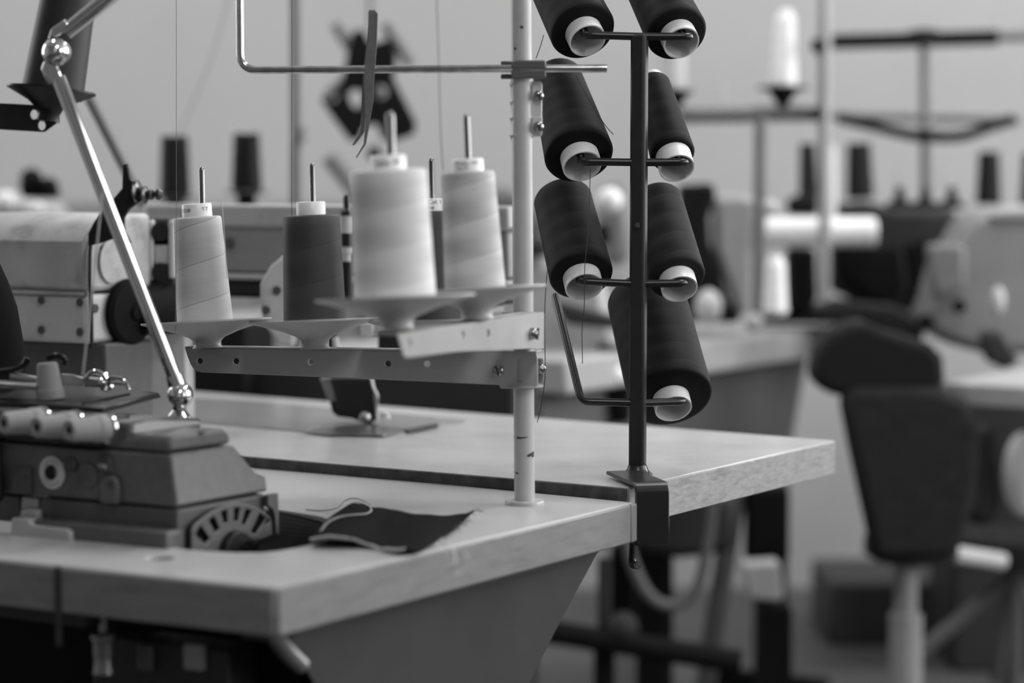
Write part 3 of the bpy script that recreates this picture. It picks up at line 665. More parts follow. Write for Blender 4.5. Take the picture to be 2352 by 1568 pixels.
m = MB(); m.prism([onF(x, y, -.001) for x, y in ((237, 1155), (235, 1120), (240, 1100), (252, 1091), (266, 1091), (276, 1100), (280, 1120), (279, 1158))], nf * .006); m.build('cast_lug', cast, om, bevel=.0025)
m = MB(); c = onF(254, 1112, -.0075); m.cyl(c, c + nf * .0008, .0032); c = onF(58, 1095, -.003); m.cyl(c, c + nf * .0012, .003); m.build('bolt_hole', under, om)
m = MB(); m.prism([onF(x, y, -.0005) for x, y in ((43, 1071), (76, 1074), (76, 1136), (43, 1132))], nf * .003); m.build('cover_plate', castd, om, bevel=.0006)
m = MB(); m.tube([onF(150, 1062, -.004), onF(142, 1068, -.006)], .0016); m.tube([onF(228, 1068, -.004), onF(242, 1072, -.006)], .0022); m.build('index_pin', knobm, om)
m = MB(); m.prism([onF(x, y, 0) for x, y in ((153, 1052), (176, 1052), (180, 1078), (165, 1085), (152, 1072))], nf * .006); m.prism([onF(x, y, 0) for x, y in ((232, 1040), (256, 1046), (264, 1085), (250, 1092), (236, 1080))], nf * .004); m.build('lever_boss', under, om, bevel=.0015)
m = MB(); m.prism([onF(x, y, -.004) for x, y in ((-30, 1010), (8, 1012), (10, 1080), (14, 1140), (8, 1152), (-30, 1152))], nf * .008); m.build('side_lever', blackpl, om, bevel=.003)
# light-grey cloth plate in front
cp = [(22, 1236), (26, 1192), (30, 1189), (66, 1193), (70, 1203), (74, 1206), (150, 1215), (160, 1222), (161, 1250), (22, 1240)]
m = MB(); m.prism([onF(x, y, -.022) for x, y in cp], -nf * .014); m.prism([onF(x, y, -.006) for x, y in ((44, 1192), (48, 1168), (86, 1172), (86, 1195))], -nf * .02); m.prism([onF(x, y, .004) for x, y in ((48, 1168), (50, 1140), (88, 1144), (86, 1172))], -nf * .012)
m.build('cloth_plate', mat('pale_grey_plate', .42, .32, var=.03), om, bevel=.0015)
m = MB(); m.prism([onF(x, y, .02) for x, y in ((-60, 1132), (44, 1140), (46, 1200), (-60, 1190))], -nf * .02); m.build('side_plate', cast, om, bevel=.001)
# right face: fan grille and pulley
fR = frame(C0 + dn * .0005, dn, du)
def gr(cx, cy):  # crop coordinates -> plane
    return to2(400 + cx / 6.19, 1130 + cy / 6.19, C0, du, fR)
arch = [(165, 900), (165, 560), (200, 470), (300, 385), (400, 310), (500, 255), (600, 212), (690, 185), (780, 172), (870, 172), (950, 185), (1030, 208), (1100, 240), (1170, 280), (1230, 330), (1270, 380), (1290, 440), (1300, 600), (1350, 760), (1400, 900)]
slots = [[(212, 600), (225, 560), (290, 460), (425, 650), (355, 730)], [(400, 390), (480, 330), (565, 510), (500, 570)], [(575, 270), (660, 235), (680, 415), (620, 440)], [(765, 215), (850, 205), (825, 405), (760, 405)], [(930, 230), (1020, 250), (925, 460), (870, 440)], [(1125, 290), (1230, 350), (1070, 590), (1000, 560)]]
MB().plate([gr(*q) for q in arch], [[gr(*q) for q in s_] for s_ in slots], frame(fR.translation + dn * .004, dn, du), .003).build('fan_grille', cast, om, bevel=.0008)
MB().plate([gr(165 + (x - 165) * 1.0, y) for x, y in arch], [], frame(fR.translation + dn * .0005, dn, du), .0015).build('grille_shade_backing', mat('hole_shade_black', .008, .8, spec=.1), om)  # black sheet standing in for the shaded interior behind the slots
m = MB(); rim = [fR @ Vector((*gr(*q), .006)) for q in arch[1:-2]]; m.tube(smooth(rim, 3), .0013, 8); m.build('grille_rim', cast, om)
c = fR @ Vector((*gr(750, 850), .003)); m = MB(); m.cyl(c, c + dn * .012, .0215, .0205, 48); m.build('shaft_housing', blackpl, om, bevel=.001)
c = fR @ Vector((*gr(900, 870), .014)); m = MB(); m.lathe([(0, 0), (.0158, 0), (.0150, .004), (.0150, .010), (.0165, .012), (.0165, .014), (0, .014)], frame(c, dn), 48); pu = m.build('pulley', blk_gl, om)
m = MB(); m.prism([fR @ Vector((*gr(*q), .0005)) for q in ((1255, 35), (1400, 5), (1415, 600), (1365, 640), (1350, 330), (1320, 240), (1250, 190))], dn * .006); m.build('end_flange', cast, om, bevel=.001)
# ================================================================ chrome lamp arm
Yc = 2.30
lp = T('jointed_lamp_arm', 'polished chrome jointed lamp arm rising from behind the grey overlock machine', 'lamp arm', at(410, 958, Yc))
m = MB(); m.tube([at(404, 876, Yc), at(134, 178, Yc)], .0068, 24); m.build('lower_tube', chrome, lp)
m = MB(); m.tube([at(152, 74, Yc), at(330, -70, Yc)], .0075, 24); m.build('upper_tube', chrome, lp)
def joint(px, py, rpx, nm):
    c = at(px, py, Yc - .006); r = rpx * S(Yc); f = frame(c, (-.12, -1, .05))
    m = MB(); m.lathe([(0, -.012), (r, -.012), (r, -.002), (r * 1.08, 0), (r * 1.0, .002), (r * .8, .006), (r * .45, .0095), (r * .3, .010), (r * .28, .012), (0, .0125)], f, 40)
    return m.build(nm, chrome, lp, ang=50)
joint(127, 118, 29, 'elbow_joint'); joint(412, 908, 27, 'base_joint')
m = MB(); m.hexa([at(x, y, Yc - .006) for x, y in ((110, 92), (134, 82), (166, 62), (150, 44), (118, 66))], [at(x, y, Yc + .008) for x, y in ((110, 92), (134, 82), (166, 62), (150, 44), (118, 66))]); m.build('upper_fork', chrome, lp, bevel=.002)
m = MB(); m.hexa([at(x, y, Yc - .006) for x, y in ((94, 158), (104, 135), (132, 150), (144, 180), (110, 194))], [at(x, y, Yc + .008) for x, y in ((94, 158), (104, 135), (132, 150), (144, 180), (110, 194))]); m.build('lower_fork', chrome, lp, bevel=.002)
m = MB(); m.cyl(at(398, 862, Yc), at(412, 900, Yc), .0078, .0095, 24); m.build('base_ferrule', chrome, lp)
b0 = at(411, 962, Yc); m = MB(); m.lathe([(0, -.06), (.007, -.06), (.007, -.002), (.0115, 0), (.0115, .003), (.006, .009), (.0055, .018), (0, .02)], Matrix.Translation(b0), 32); m.build('mounting_foot', chrome, lp)
# ================================================================ fabric on the near table
den = mat('dark_denim', .007, .95, var=.35, vs=900, stretch=(1, 1, 1), bump=.3, bs=1500, dirt=.2, ds=30, spec=.1)
stm = mat('pale_stitching', .42, .8)
fb = T('fabric_scrap', 'dark denim scrap with pale overlocked edges lying near the corner of the near table', 'fabric', P(880, 1225))
topc = [(798, 1160), (815, 1154), (832, 1157), (850, 1163), (880, 1167), (905, 1171), (935, 1178), (970, 1181), (1010, 1183), (1050, 1181), (1070, 1178), (1090, 1172)]
midc = [(752, 1192), (788, 1184), (822, 1186), (850, 1190), (880, 1195), (905, 1200), (935, 1203), (965, 1205), (1000, 1205), (1030, 1203), (1050, 1200), (1062, 1196)]
mid2 = [(725, 1222), (760, 1214), (795, 1214), (828, 1220), (860, 1225), (890, 1228), (920, 1231), (950, 1232), (980, 1231), (1005, 1229), (1022, 1226), (1036, 1219)]
botc = [(712, 1241), (738, 1235), (765, 1234), (795, 1236), (822, 1243), (845, 1252), (868, 1260), (890, 1263), (915, 1263), (935, 1262), (950, 1262), (962, 1266)]
hts = [[.010, .012, .009, .006, .004, .004, .005, .005, .004, .004, .006, .009], [.008, .008, .006, .003, .002, .003, .003, .003, .003, .003, .003, .003], [.007, .008, .009, .006, .003, .002, .002, .003, .004, .004, .003, .003], [.006, .009, .010, .009, .006, .003, .001, .002, .004, .005, .005, .002]]
rows = []
m = MB()
for r, (cc_, hh_) in enumerate(zip((topc, midc, mid2, botc), hts)):
    rows.append([onz(x, y, ZN + h_ + .0005) for (x, y), h_ in zip(cc_, hh_)])
grid = []
for j in range(12): grid.append(smooth([rows[r][j] for r in range(4)], 5))
grid2 = []
nrow = len(grid[0])
for i in range(nrow): grid2.append(smooth([grid[j][i] for j in range(12)], 4))
for i in range(nrow):
    for j in range(len(grid2[i])): grid2[i][j].z = max(grid2[i][j].z, ZN + .0006) + .0003 * math.sin(j * .9 + i * .5)
vv = [[m.bm.verts.new(q) for q in r_] for r_ in grid2]; vb = [[m.bm.verts.new(q - Z * .0011) for q in r_] for r_ in grid2]
for i in range(nrow - 1):
    for j in range(len(vv[0]) - 1):
        m.bm.faces.new((vv[i][j], vv[i][j + 1], vv[i + 1][j + 1], vv[i + 1][j])); m.bm.faces.new((vb[i][j], vb[i + 1][j], vb[i + 1][j + 1], vb[i][j + 1]))
nj = len(vv[0])
for i in range(nrow - 1):
    m.bm.faces.new((vv[i][0], vv[i + 1][0], vb[i + 1][0], vb[i][0])); m.bm.faces.new((vv[i][-1], vb[i][-1], vb[i + 1][-1], vv[i + 1][-1]))
for j in range(nj - 1):
    m.bm.faces.new((vv[0][j], vb[0][j], vb[0][j + 1], vv[0][j + 1])); m.bm.faces.new((vv[-1][j], vv[-1][j + 1], vb[-1][j + 1], vb[-1][j]))
m.build('cloth', den, fb, ang=80)
def stitch(path, name, turn=.0022, r=.0017, th=.0006, par=fb, mm=stm, lab=None):
    pts = smooth(path, 4); out = []; ph = 0
    for i in range(len(pts) - 1):
        a, b = pts[i], pts[i + 1]; d = b - a; n = max(1, int(d.length / .00035)); t = d.normalized(); s_ = t.cross(Z).normalized()
        for k in range(n):
            ph += d.length / n / turn * 2 * PI
            out.append(a + d * (k / n) + s_ * math.cos(ph) * r + Z * (math.sin(ph) * r * .8 + .0002))
    o = MB().tube(out, th, 5).build(name, mm, par)
    if lab: o['label'] = lab
    return o
stitch(grid2[-1][:int(nj * .80)], 'overlock_stitching', lab='pale overlocked front edge')
stitch(grid2[0][2:], 'overlock_stitching', r=.0012, th=.0004)
stitch([onz(x, y, ZN + h_) for x, y, h_ in ((735, 1222, .007), (752, 1200, .010), (780, 1187, .010), (815, 1182, .009), (840, 1180, .007), (852, 1173, .006), (848, 1164, .006), (832, 1157, .008))], 'overlock_stitching', r=.0009, th=.0005)
rag = mat('fray_thread', .12, .9)
m = MB(); random.seed(3)
for k in range(26):
    t = random.random(); q = grid2[int(t * (nrow - 1))][-1] + Vector((random.uniform(-.002, .002), 0, 0)); m.tube(smooth([q, q + Vector((random.uniform(.0, .005), random.uniform(-.004, .002), random.uniform(-.001, .002))), q + Vector((random.uniform(.002, .009), random.uniform(-.006, .002), -.001))], 3), .0002, 4)
m.build('frayed_edge', rag, fb)
strand([onz(702, 1170, ZN + .0015), onz(740, 1172, ZN + .001), onz(775, 1166, ZN + .004), onz(792, 1150, ZN + .010), onz(812, 1144, ZN + .013), onz(835, 1150, ZN + .012), onz(852, 1158, ZN + .008)], 'loose_thread', 'pale thread tail curling off the left corner of the denim scrap', mat('tail_thread', .35, .7), .0007)
strand([onz(1000, 1252, ZN + .003), onz(1020, 1236, ZN + .006), onz(1035, 1250, ZN + .005), onz(1044, 1268, ZN + .004), at(1046, 1290, 1.98), at(1042, 1308, 1.98), at(1050, 1318, 1.985), at(1066, 1305, 1.99), at(1076, 1285, 1.99), at(1066, 1268, 2.0)], 'loose_thread', 'pale thread curl spilling over the table edge by the denim scrap', thin_l, .0005)
strand([onz(985, 1255, ZN + .003), onz(1010, 1243, ZN + .008), onz(1024, 1258, ZN + .006), at(1030, 1278, 1.98), at(1016, 1300, 1.97), at(1004, 1318, 1.965), at(996, 1334, 1.965)], 'loose_thread', 'faint thread curl hanging lowest over the table edge', mat('faint_thr', .30, .7), .0003)
# ribbed dark fabric in the opening
rb = mat('ribbed_black_cloth', .005, .9, spec=.08)
q0, q1, q2, q3 = onz(612, 1176, ZN - .006), onz(765, 1198, ZN - .006), onz(742, 1262, ZN - .010), onz(590, 1278, ZN - .010)
m = MB(); n1, n2 = 72, 14; G_ = []
for i in range(n1 + 1):
    a = q0.lerp(q3, i / n1); b = q1.lerp(q2, i / n1); G_.append([m.bm.verts.new(a.lerp(b, j / n2) + Z * (.0016 * abs(math.sin(i / n1 * PI * 9)) + .002 * math.sin(j / n2 * 3 + 1))) for j in range(n2 + 1)])
H_ = [[m.bm.verts.new(v.co - Z * .002) for v in r_] for r_ in G_]
for i in range(n1):
    for j in range(n2):
        m.bm.faces.new((G_[i][j], G_[i + 1][j], G_[i + 1][j + 1], G_[i][j + 1])); m.bm.faces.new((H_[i][j], H_[i][j + 1], H_[i + 1][j + 1], H_[i + 1][j]))
for j in range(n2): m.bm.faces.new((G_[0][j], G_[0][j + 1], H_[0][j + 1], H_[0][j])); m.bm.faces.new((G_[-1][j], H_[-1][j], H_[-1][j + 1], G_[-1][j + 1]))
for i in range(n1): m.bm.faces.new((G_[i][0], H_[i][0], H_[i + 1][0], G_[i + 1][0])); m.bm.faces.new((G_[i][-1], G_[i + 1][-1], H_[i + 1][-1], H_[i][-1]))
tag(m.build('ribbed_cloth', rb), 'black ribbed cloth in the table opening between the machine and the denim scrap', 'fabric')
# ================================================================ machine on the far table
fce = mat('worn_grey_enamel', .42, .4, var=.14, vs=18, dirt=.4, ds=22)
fcl = mat('pale_worn_enamel', .50, .38, var=.08, vs=18, dirt=.2, ds=20)
M0 = onz(200, 790, ZF + .122)
fv_ = dv_; fdu = du
fmn = T('flatbed_sewing_machine', 'large worn grey industrial sewing machine with a black hand wheel on the far table', 'sewing machine', Vector((M0.x, M0.y + .1, ZF)))
def MP(px, py, q=0): return onpl(px, py, M0 + fdu * q, fv_)
def MR(px, py, p=0): return onpl(px, py, M0 + fv_ * p, fdu)
def zat(py, P_): return CAMH - (py - 400) * P_.y / FP
pL = (MP(-90, 700) - M0).length; qR = (MR(340, 700) - M0).length
def MC(p, q, z): return Vector((M0.x, M0.y, 0)) + fv_ * p + fdu * q + Z * z
def mring(p0, p1, q0, q1, z): return [MC(p0, q0, z), MC(p0, q1, z), MC(p1, q1, z), MC(p1, q0, z)]
zb, zg, zt, z2 = M0.z, zat(676, M0), zat(535, M0), zat(492, M0)
MB().hexa(mring(0, pL, 0, qR, zb), mring(0, pL, 0, qR, zg)).build('lower_housing', fcl, fmn, bevel=.006)
MB().hexa([MC(0, 0, zg + .003), MC(0, qR, zg + .003), MC(0, qR, z2), MC(0, .05, z2), MC(0, .012, zt + .006), MC(0, 0, zt - .01)], [MC(pL, 0, zg + .003), MC(pL, qR, zg + .003), MC(pL, qR, z2), MC(pL, .05, z2), MC(pL, .012, zt + .006), MC(pL, 0, zt - .01)]).build('upper_housing', fce, fmn, bevel=.006)
MB().box((MC(.07, 0.002, zg + .001)), fv_ * .07, fdu * .004, Z * .0022).build('trim_strip', steel, fmn)
MB().hexa(mring(-.01, pL, .02, qR * .9, ZF), mring(-.01, pL, .02, qR * .9, zb)).build('pedestal', castd, fmn, bevel=.004)
m = MB()
for px, py in ((97, 689), (97, 757), (186, 694), (186, 762)): c = MP(px, py); m.cyl(c - fdu * .001, c - fdu * .003, .0048)
for px, py in ((236, 573), (216, 708)): c = MR(px, py); m.cyl(c, c + dn * .003, .0052)
m.build('socket_screw', under, fmn)
c = MR(290, 716) ; m = MB(); f = frame(c + dn * .003, dn); m.lathe([(0, 0), (.040, 0), (.040, .006), (.036, .010), (.010, .012), (.008, .016), (0, .016)], f, 48); m.build('hand_wheel_disc', mat('black_matte', .006, .8, spec=.12), fmn)
m = MB(); m.cyl(c + dn * .004 + fdu * .01, c + dn * .004 + fdu * .11, .030); m.build('hand_wheel', mat('black_matte', .006, .8), fmn, bevel=.003)
m = MB(); m.plate(circ(0, 0, .026, 32, .021), [], frame(MR(252, 600), dn, (0, 0, 1)), .004); m.build('oval_cover', fce, fmn, bevel=.001)
m = MB(); m.tube(smooth([MR(250, 500) + dn * .004, MR(208, 540) + dn * .004, MR(200, 620) + dn * .004, MR(204, 720) + dn * .004, MR(205, 800) + dn * .004]), .0022, 8); m.build('front_gasket', blackpl, fmn)
Yb_ = M0.y - .02
poly = [(285, 378), (296, 375), (303, 412), (314, 420), (330, 440), (316, 468), (300, 480), (288, 500), (288, 530), (305, 558), (272, 545), (240, 556), (206, 565), (206, 535), (220, 508), (240, 482), (258, 470), (262, 458), (284, 432)]
m = MB(); m.plate([(at(x, y, Yb_).x, at(x, y, Yb_).z) for x, y in poly], [], frame((0, Yb_, 0), (0, -1, 0), (1, 0, 0)), .012); m.build('take_up_guard', blackpl, fmn, bevel=.0015)
m = MB()
for px, py, r in ((312, 440, .013), (330, 447, .010), (345, 447, .006)): m.lathe([(0, 0), (r, .0), (r * 1.05, .002), (r * .8, .004), (0, .005)], frame(at(px, py, Yb_ - .016), (1, -.3, 0)), 24)
m.tube([at(312, 442, Yb_ - .014), at(372, 446, Yb_ - .014)], .003, 10); m.lathe([(0, 0), (.006, 0), (.007, .004), (.004, .008), (0, .008)], frame(at(358, 446, Yb_ - .014), (1, 0, 0)), 16)
m.tube([at(305, 425, Yb_ - .012), at(308, 420, Yb_ - .03)], .002); m.tube([at(320, 462, Yb_ - .012), at(330, 458, Yb_ - .03)], .0025)
m.build('thread_tensioner', mat('tension_steel', .10, .3, metal=.8), fmn)
# columns between head and arm
Ya = M0.y + .10
def fbox(m, x0, y0, x1, y1, Y, d): m.prism([at(x0, y0, Y), at(x1, y0, Y), at(x1, y1, Y), at(x0, y1, Y)], (0, d, 0))
m = MB(); fbox(m, 322, 500, 402, 660, Ya + .02, .06); m.build('column_recess', under, fmn, bevel=.003)
m = MB(); fbox(m, 340, 505, 352, 645, Ya, .02); fbox(m, 386, 505, 402, 640, Ya, .02); fbox(m, 352, 562, 388, 608, Ya + .004, .02); m.build('column_rib', fcl, fmn, bevel=.003)
m = MB(); m.cyl(at(368, 532, Ya), at(368, 532, Ya + .02), .011); m.cyl(at(370, 625, Ya), at(370, 625, Ya + .02), .011); m.build('round_screw', blackpl, fmn)
m = MB(); q = onz(322, 960, ZF); m.prism([at(322, 742, Ya + .03), at(428, 742, Ya + .03), at(432, 880, Ya + .03), Vector((at(432, 880, Ya + .03).x, Ya + .03, ZF)), Vector((at(322, 742, Ya + .03).x, Ya + .03, ZF))], (0, .06, 0)); m.build('arm_column', fcl, fmn, bevel=.004)
# long arm
A1 = at(1168, 560, M0.y + .16); ad = dv_
def AR(px, py, o=0): return onpl(px, py, A1 + du * o, ad)
def aslab(y0, y1, o, d, name, mt_, x0=330, x1=1166, bev=.004):
    P0_ = AR(x1, y0, o); P1_ = AR(x0, y0, o); zt_, zl_ = zat(y0, A1), zat(y1, A1)
    a, b = Vector((P0_.x, P0_.y, 0)), Vector((P1_.x, P1_.y, 0))
    return MB().hexa([a + Z * zl_, b + Z * zl_, b + du * d + Z * zl_, a + du * d + Z * zl_], [a + Z * zt_, b + Z * zt_, b + du * d + Z * zt_, a + du * d + Z * zt_]).build(name, mt_, fmn, bevel=bev)
arml = mat('arm_enamel', .38, .4, var=.08, vs=18, dirt=.2, ds=20); armd = mat('arm_grey_enamel', .22, .4, var=.08, vs=18)
aslab(474, 528, .0, .05, 'arm_top', arml); aslab(531, 642, .004, .06, 'arm_panel', armd); aslab(644, 658, -.002, .06, 'arm_lip', arml); aslab(660, 700, .012, .06, 'arm_underside', blackpl); aslab(703, 722, .004, .04, 'arm_rail', fcl, 470, 1120, .002)
m = MB(); c = AR(527, 559, .003); m.cyl(c, c + dn * 0 - du * .004, .0075); m.build('arm_screw', under, fmn)
Yh = M0.y + .12
m = MB(); m.prism([at(x, y, Yh) for x, y in ((652, 585), (622, 610), (598, 652), (598, 700), (604, 742), (640, 790), (672, 800), (690, 600))], (0, .05, 0)); m.build('needle_head_cover', fcl, fmn, bevel=.004)
m = MB(); 
for px, py in ((636, 667), (611, 712)): c = at(px, py, Yh); m.cyl(c, c - Vector((0, .003, 0)), .0052)
m.build('head_screw', under, fmn)
nb = at(797, 700, Yh); s_ = S(Yh)
m = MB(); m.lathe([(0, 0), (12 * s_, 0), (12 * s_, 85 * s_), (15 * s_, 85 * s_), (15 * s_, 100 * s_), (0, 100 * s_)], Matrix.Translation(nb), 24); m.lathe([(0, 135 * s_), (14 * s_, 135 * s_), (14 * s_, 165 * s_), (0, 165 * s_)], Matrix.Translation(nb), 24); m.lathe([(0, 205 * s_), (15 * s_, 205 * s_), (15 * s_, 215 * s_), (7 * s_, 222 * s_), (8 * s_, 245 * s_), (6 * s_, 252 * s_), (0, 252 * s_)], Matrix.Translation(nb), 24); m.build('needle_bar', blackpl, fmn)
m = MB(); m.lathe([(0, 100 * s_), (11 * s_, 100 * s_), (11 * s_, 118 * s_), (16 * s_, 119 * s_), (16 * s_, 132 * s_), (0, 132 * s_)], Matrix.Translation(nb), 24); m.lathe([(0, 165 * s_), (17 * s_, 165 * s_), (17 * s_, 203 * s_), (0, 203 * s_)], Matrix.Translation(nb), 24); m.build('needle_bar_collar', fcl, fmn)
m = MB(); fbox(m, 828, 742, 856, 770, Yh + .01, .02); m.tube(smooth([at(770, 775, Yh), at(775, 800, Yh), at(800, 812, Yh), at(850, 806, Yh)]), .004, 10); m.build('looper_guard', fcl, fmn, bevel=.001)
m = MB(); fbox(m, 868, 762, 926, 868, Yh + .06, .03); fbox(m, 700, 735, 770, 800, Yh + .05, .03); m.build('head_casting', blackpl, fmn, bevel=.003)
# presser foot and needle plate
yq = onz(838, 975, ZF).y
m = MB(); m.prism([at(x, y, yq - .01) for x, y in ((757, 868), (775, 935), (780, 950), (812, 962), (850, 976), (864, 962), (858, 868))], (0, .02, 0)); m.prism([at(x, y, yq - .004) for x, y in ((756, 920), (812, 925), (812, 961), (776, 957), (764, 948))], (0, .03, 0)); m.build('presser_foot', mat('blackened_steel', .02, .35, metal=.4), fmn, bevel=.002)
m = MB(); m.prism([at(x, y, yq - .002) for x, y in ((735, 868), (776, 868), (778, 922), (754, 922))], (0, .02, 0)); m.build('presser_bracket', dsteel, fmn, bevel=.001)
m = MB(); m.ball(at(838, 958, yq - .018), .0075, 20); m.build('presser_roller', dsteel, fmn)
m = MB(); m.tube(smooth([at(852, 868, yq - .014), at(857, 890, yq - .014), at(866, 910, yq - .014), at(865, 940, yq - .012), at(868, 968, yq - .012)]), .0018, 8); m.tube(smooth([at(878, 965, yq), at(880, 952, yq), at(888, 950, yq), at(892, 962, yq)]), .0016, 8); m.build('needle_clamp', steel, fmn)
bed = mat('bed_plate_steel', .30, .22, metal=.35, var=.12, vs=20, dirt=.15, ds=18)
def zpl(pxs, z0, z1, name, mt_, par=fmn, bev=.0006): return MB().hexa([onz(x, y, z0) for x, y in pxs], [onz(x, y, z0) + Z * (z1 - z0) for x, y in pxs]).build(name, mt_, par, bevel=bev)
zpl([(200, 948), (742, 996), (880, 1000), (1060, 972), (1072, 966), (640, 926), (420, 912), (200, 900)], ZF + .0002, ZF + .0016, 'bed_plate', bed)
zpl([(700, 992), (755, 1000), (880, 1002), (936, 986), (860, 976), (740, 982)], ZF + .0016, ZF + .003, 'needle_plate', mat('needle_plate_steel', .16, .3, metal=.6, var=.5, vs=90))
zpl([(931, 989), (938, 994), (1008, 979), (1003, 974)], ZF + .0016, ZF + .0035, 'plate_slide', blackpl)
# ================================================================ left black stand with dark cone
Yk = 2.75
lf = T('thread_stand', 'black bracket and dish of a thread stand at the upper left edge', 'thread stand', at(60, 300, Yk))
o2 = [(-160, 228), (100, 242), (126, 256), (133, 268), (130, 284), (104, 303), (94, 303), (-160, 288)]
def q2(x, y, Y): p_ = at(x, y, Y); return (p_.x, p_.z)
m = MB(); m.plate([q2(x, y, Yk) for x, y in o2], [circ(*q2(x, y, Yk), .0042, 18, .0056) for x, y in ((79, 263), (120, 267), (97, 288))], frame((0, Yk, 0), (0, -1, 0), (1, 0, 0)), .003); m.build('bracket', blackpaint, lf, bevel=.0006)
m = MB(); c = at(118, 207, Yk); mt = frame(c, (.10, .06, 1)); r = 101 * S(Yk)
m.lathe([(.005, -.010), (r * .4, -.010), (r * .97, .001), (r, .001), (r, -.0012), (r * .5, -.0135), (.015, -.022), (.012, -.028), (.013, -.036), (.005, -.036)], mt, 56, closed=True); m.build('dish', blackpl, lf)
m = MB(); m.tube([c, c + Vector((.10, .06, 1)).normalized() * .16], .0035, 12); m.build('pin', chrome, lf)
m = MB(); xs = at(-150, 260, Yk + .02); m.tube([Vector((xs.x, xs.y, ZF)), Vector((xs.x, xs.y, 1.35))], .010, 24); m.build('pole', blackpaint, lf)
cone(c + Vector((.0, .002, -.008)), (.17, .06, 1), 71 * S(Yk), 60 * S(Yk), .150, .024, .016, 0, .01, thread_mat('dull_dark_thread', .011, .03, amp=.12, line=.3, ph=.3), 'dark grey thread cone leaning on the black dish at the upper left', None)
bc = T('cloth_bundle', 'black rounded covered bulk at the far left edge beside the worn grey machine', 'cloth cover', onz(-70, 1085, ZF))
cb = onz(-80, 1110, ZF); s = S(cb.y)
m = MB(); pr = [(0, 545)] + [(60, 560), (82, 590), (104, 640), (124, 700), (137, 780), (142, 850), (142, 1000), (138, 1085), (130, 1105), (0, 1108)]
m.lathe([(r_ * s, (1108 - y) * s) for r_, y in pr], Matrix.Translation(cb), 40); m.build('cover', mat('black_cover', .004, .85, spec=.08), bc, ang=80)
# ================================================================ background
wallc = mat('painted_wall', .32, .8, var=.02, vs=1.2, dirt=.05, ds=2)
bgdark = mat('bg_black', .006, .8, spec=.15); bgdk2 = mat('bg_dark_grey', .028, .7, spec=.2); bggrey = mat('bg_mid_grey', .14, .5); bgpale = mat('bg_pale_grey', .34, .45); bgwhite = mat('bg_white', .72, .5)
bgtub = mat('bg_grey_tube', .11, .4); bglt = mat('bg_light_tube', .26, .4)
th_bg = thread_mat('bg_dark_thread', .010, .03, amp=.08, spec=.15); th_wh = thread_mat('bg_white_thread', .82, .03, amp=.04, line=.05)
def vp(m, px, py0, py1, Y, wpx, px1=None):
    m.tube([at(px, py1, Y), at(px if px1 is None else px1, py0, Y)], wpx / 2 * S(Y), 20)
def bx(m, x0, y0, x1, y1, Y, d=.1): m.prism([at(x0, y0, Y), at(x1, y0, Y), at(x1, y1, Y), at(x0, y1, Y)], (0, d, 0))
def floorpt(px, py, Y): p_ = at(px, py, Y); p_.z = 0; return p_
def polyp(m, pts, Y, d=.08): m.prism([at(x, y, Y) for x, y in pts], (0, d, 0))
def bgcone(px, yb, yt, wb, wt, Y, tm, label, lean=0, group='dark cones on the background stands', cap=.01):
    h = (yb - yt) * S(Y); return cone(at(px, yb, Y), (lean, 0, 1), wb / 2 * S(Y), wt / 2 * S(Y), h, .02, .013, 0, cap, tm, label, group, rb=.006)
# --- background table row (left/centre)
YT = 4.7
tb = T('sewing_table', 'background workbench along the wall at the left, behind the worn grey machine', 'table', Vector((-1.1, 5.1, 0)))
zt_ = .80
m = MB(); m.abox(-1.6, -.55, 4.75, 5.5, zt_ - .05, zt_); m.build('tabletop', bgpale, tb, bevel=.004)
for x in (-1.5, -.65):
    m = MB(); m.abox(x - .025, x + .025, 4.95, 5.3, 0, zt_ - .05); m.build('leg', bggrey, tb, bevel=.003)
ledge = T('wall_shelf', 'pale shelf board on the wall behind the left machines', 'shelf', Vector((-.5, 6.2, 1.0)))
zs = at(600, 478, 6.1).z
m = MB(); m.abox(at(-200, 478, 6.1).x, at(1330, 478, 6.1).x, 6.05, 6.39, zs - .03, zs + .01); m.build('board', mat('shelf_grey', .17, .6), ledge, bevel=.003)
for k in range(5):
    x = at(-60 + k * 300, 470, 6.1).x; m = MB(); m.abox(x - .01, x + .01, 6.1, 6.39, zs - .12, zs - .03); m.build('bracket', bggrey, ledge)
# vertical pole and two dark cones on arm
bst = T('thread_stand', 'tall grey thread stand in the left background, its pole crossing the top edge', 'thread stand', Vector((at(678, 700, 4.3).x, 4.3, .80)))
m = MB(); m.tube([Vector((at(680, 700, 4.3).x, 4.3, .6)), at(678, -60, 4.3)], .0100, 20); m.build('pole', bgtub, bst)
m = MB(); m.lathe([(.0105, 0), (.0135, 0), (.0135, .03), (.0105, .03)], Matrix.Translation(at(686, 330, 4.3)), 20, closed=True); m.build('pole_collar', bgtub, bst)
m = MB(); bx(m, 360, 476, 700, 500, 4.4, .02); m.build('spool_arm', bgdk2, bst, bevel=.002)
for px, yb in ((402, 452), (566, 440)):
    m = MB(); r_ = 52 * S(4.38); m.lathe([(.01, -.006), (r_, 0), (r_, .002), (.01, -.003)], Matrix.Translation(at(px, yb + 2, 4.38)), 32, closed=True); m.tube([at(px, 480, 4.38), at(px, yb, 4.38)], 22 * S(4.38)); m.build('dish', bgdark, bst)
bgcone(402, 450, 312, 70, 62, 4.38, th_bg, 'blurred dark cone farther left of the two behind the leftmost pale cone', cap=.0005)
bgcone(567, 438, 306, 70, 60, 4.38, th_bg, 'blurred dark cone right of its neighbour, above the long machine arm', cap=.0005)
m = MB(); vp(m, 202, 225, 430, 3.4, 26, 202)
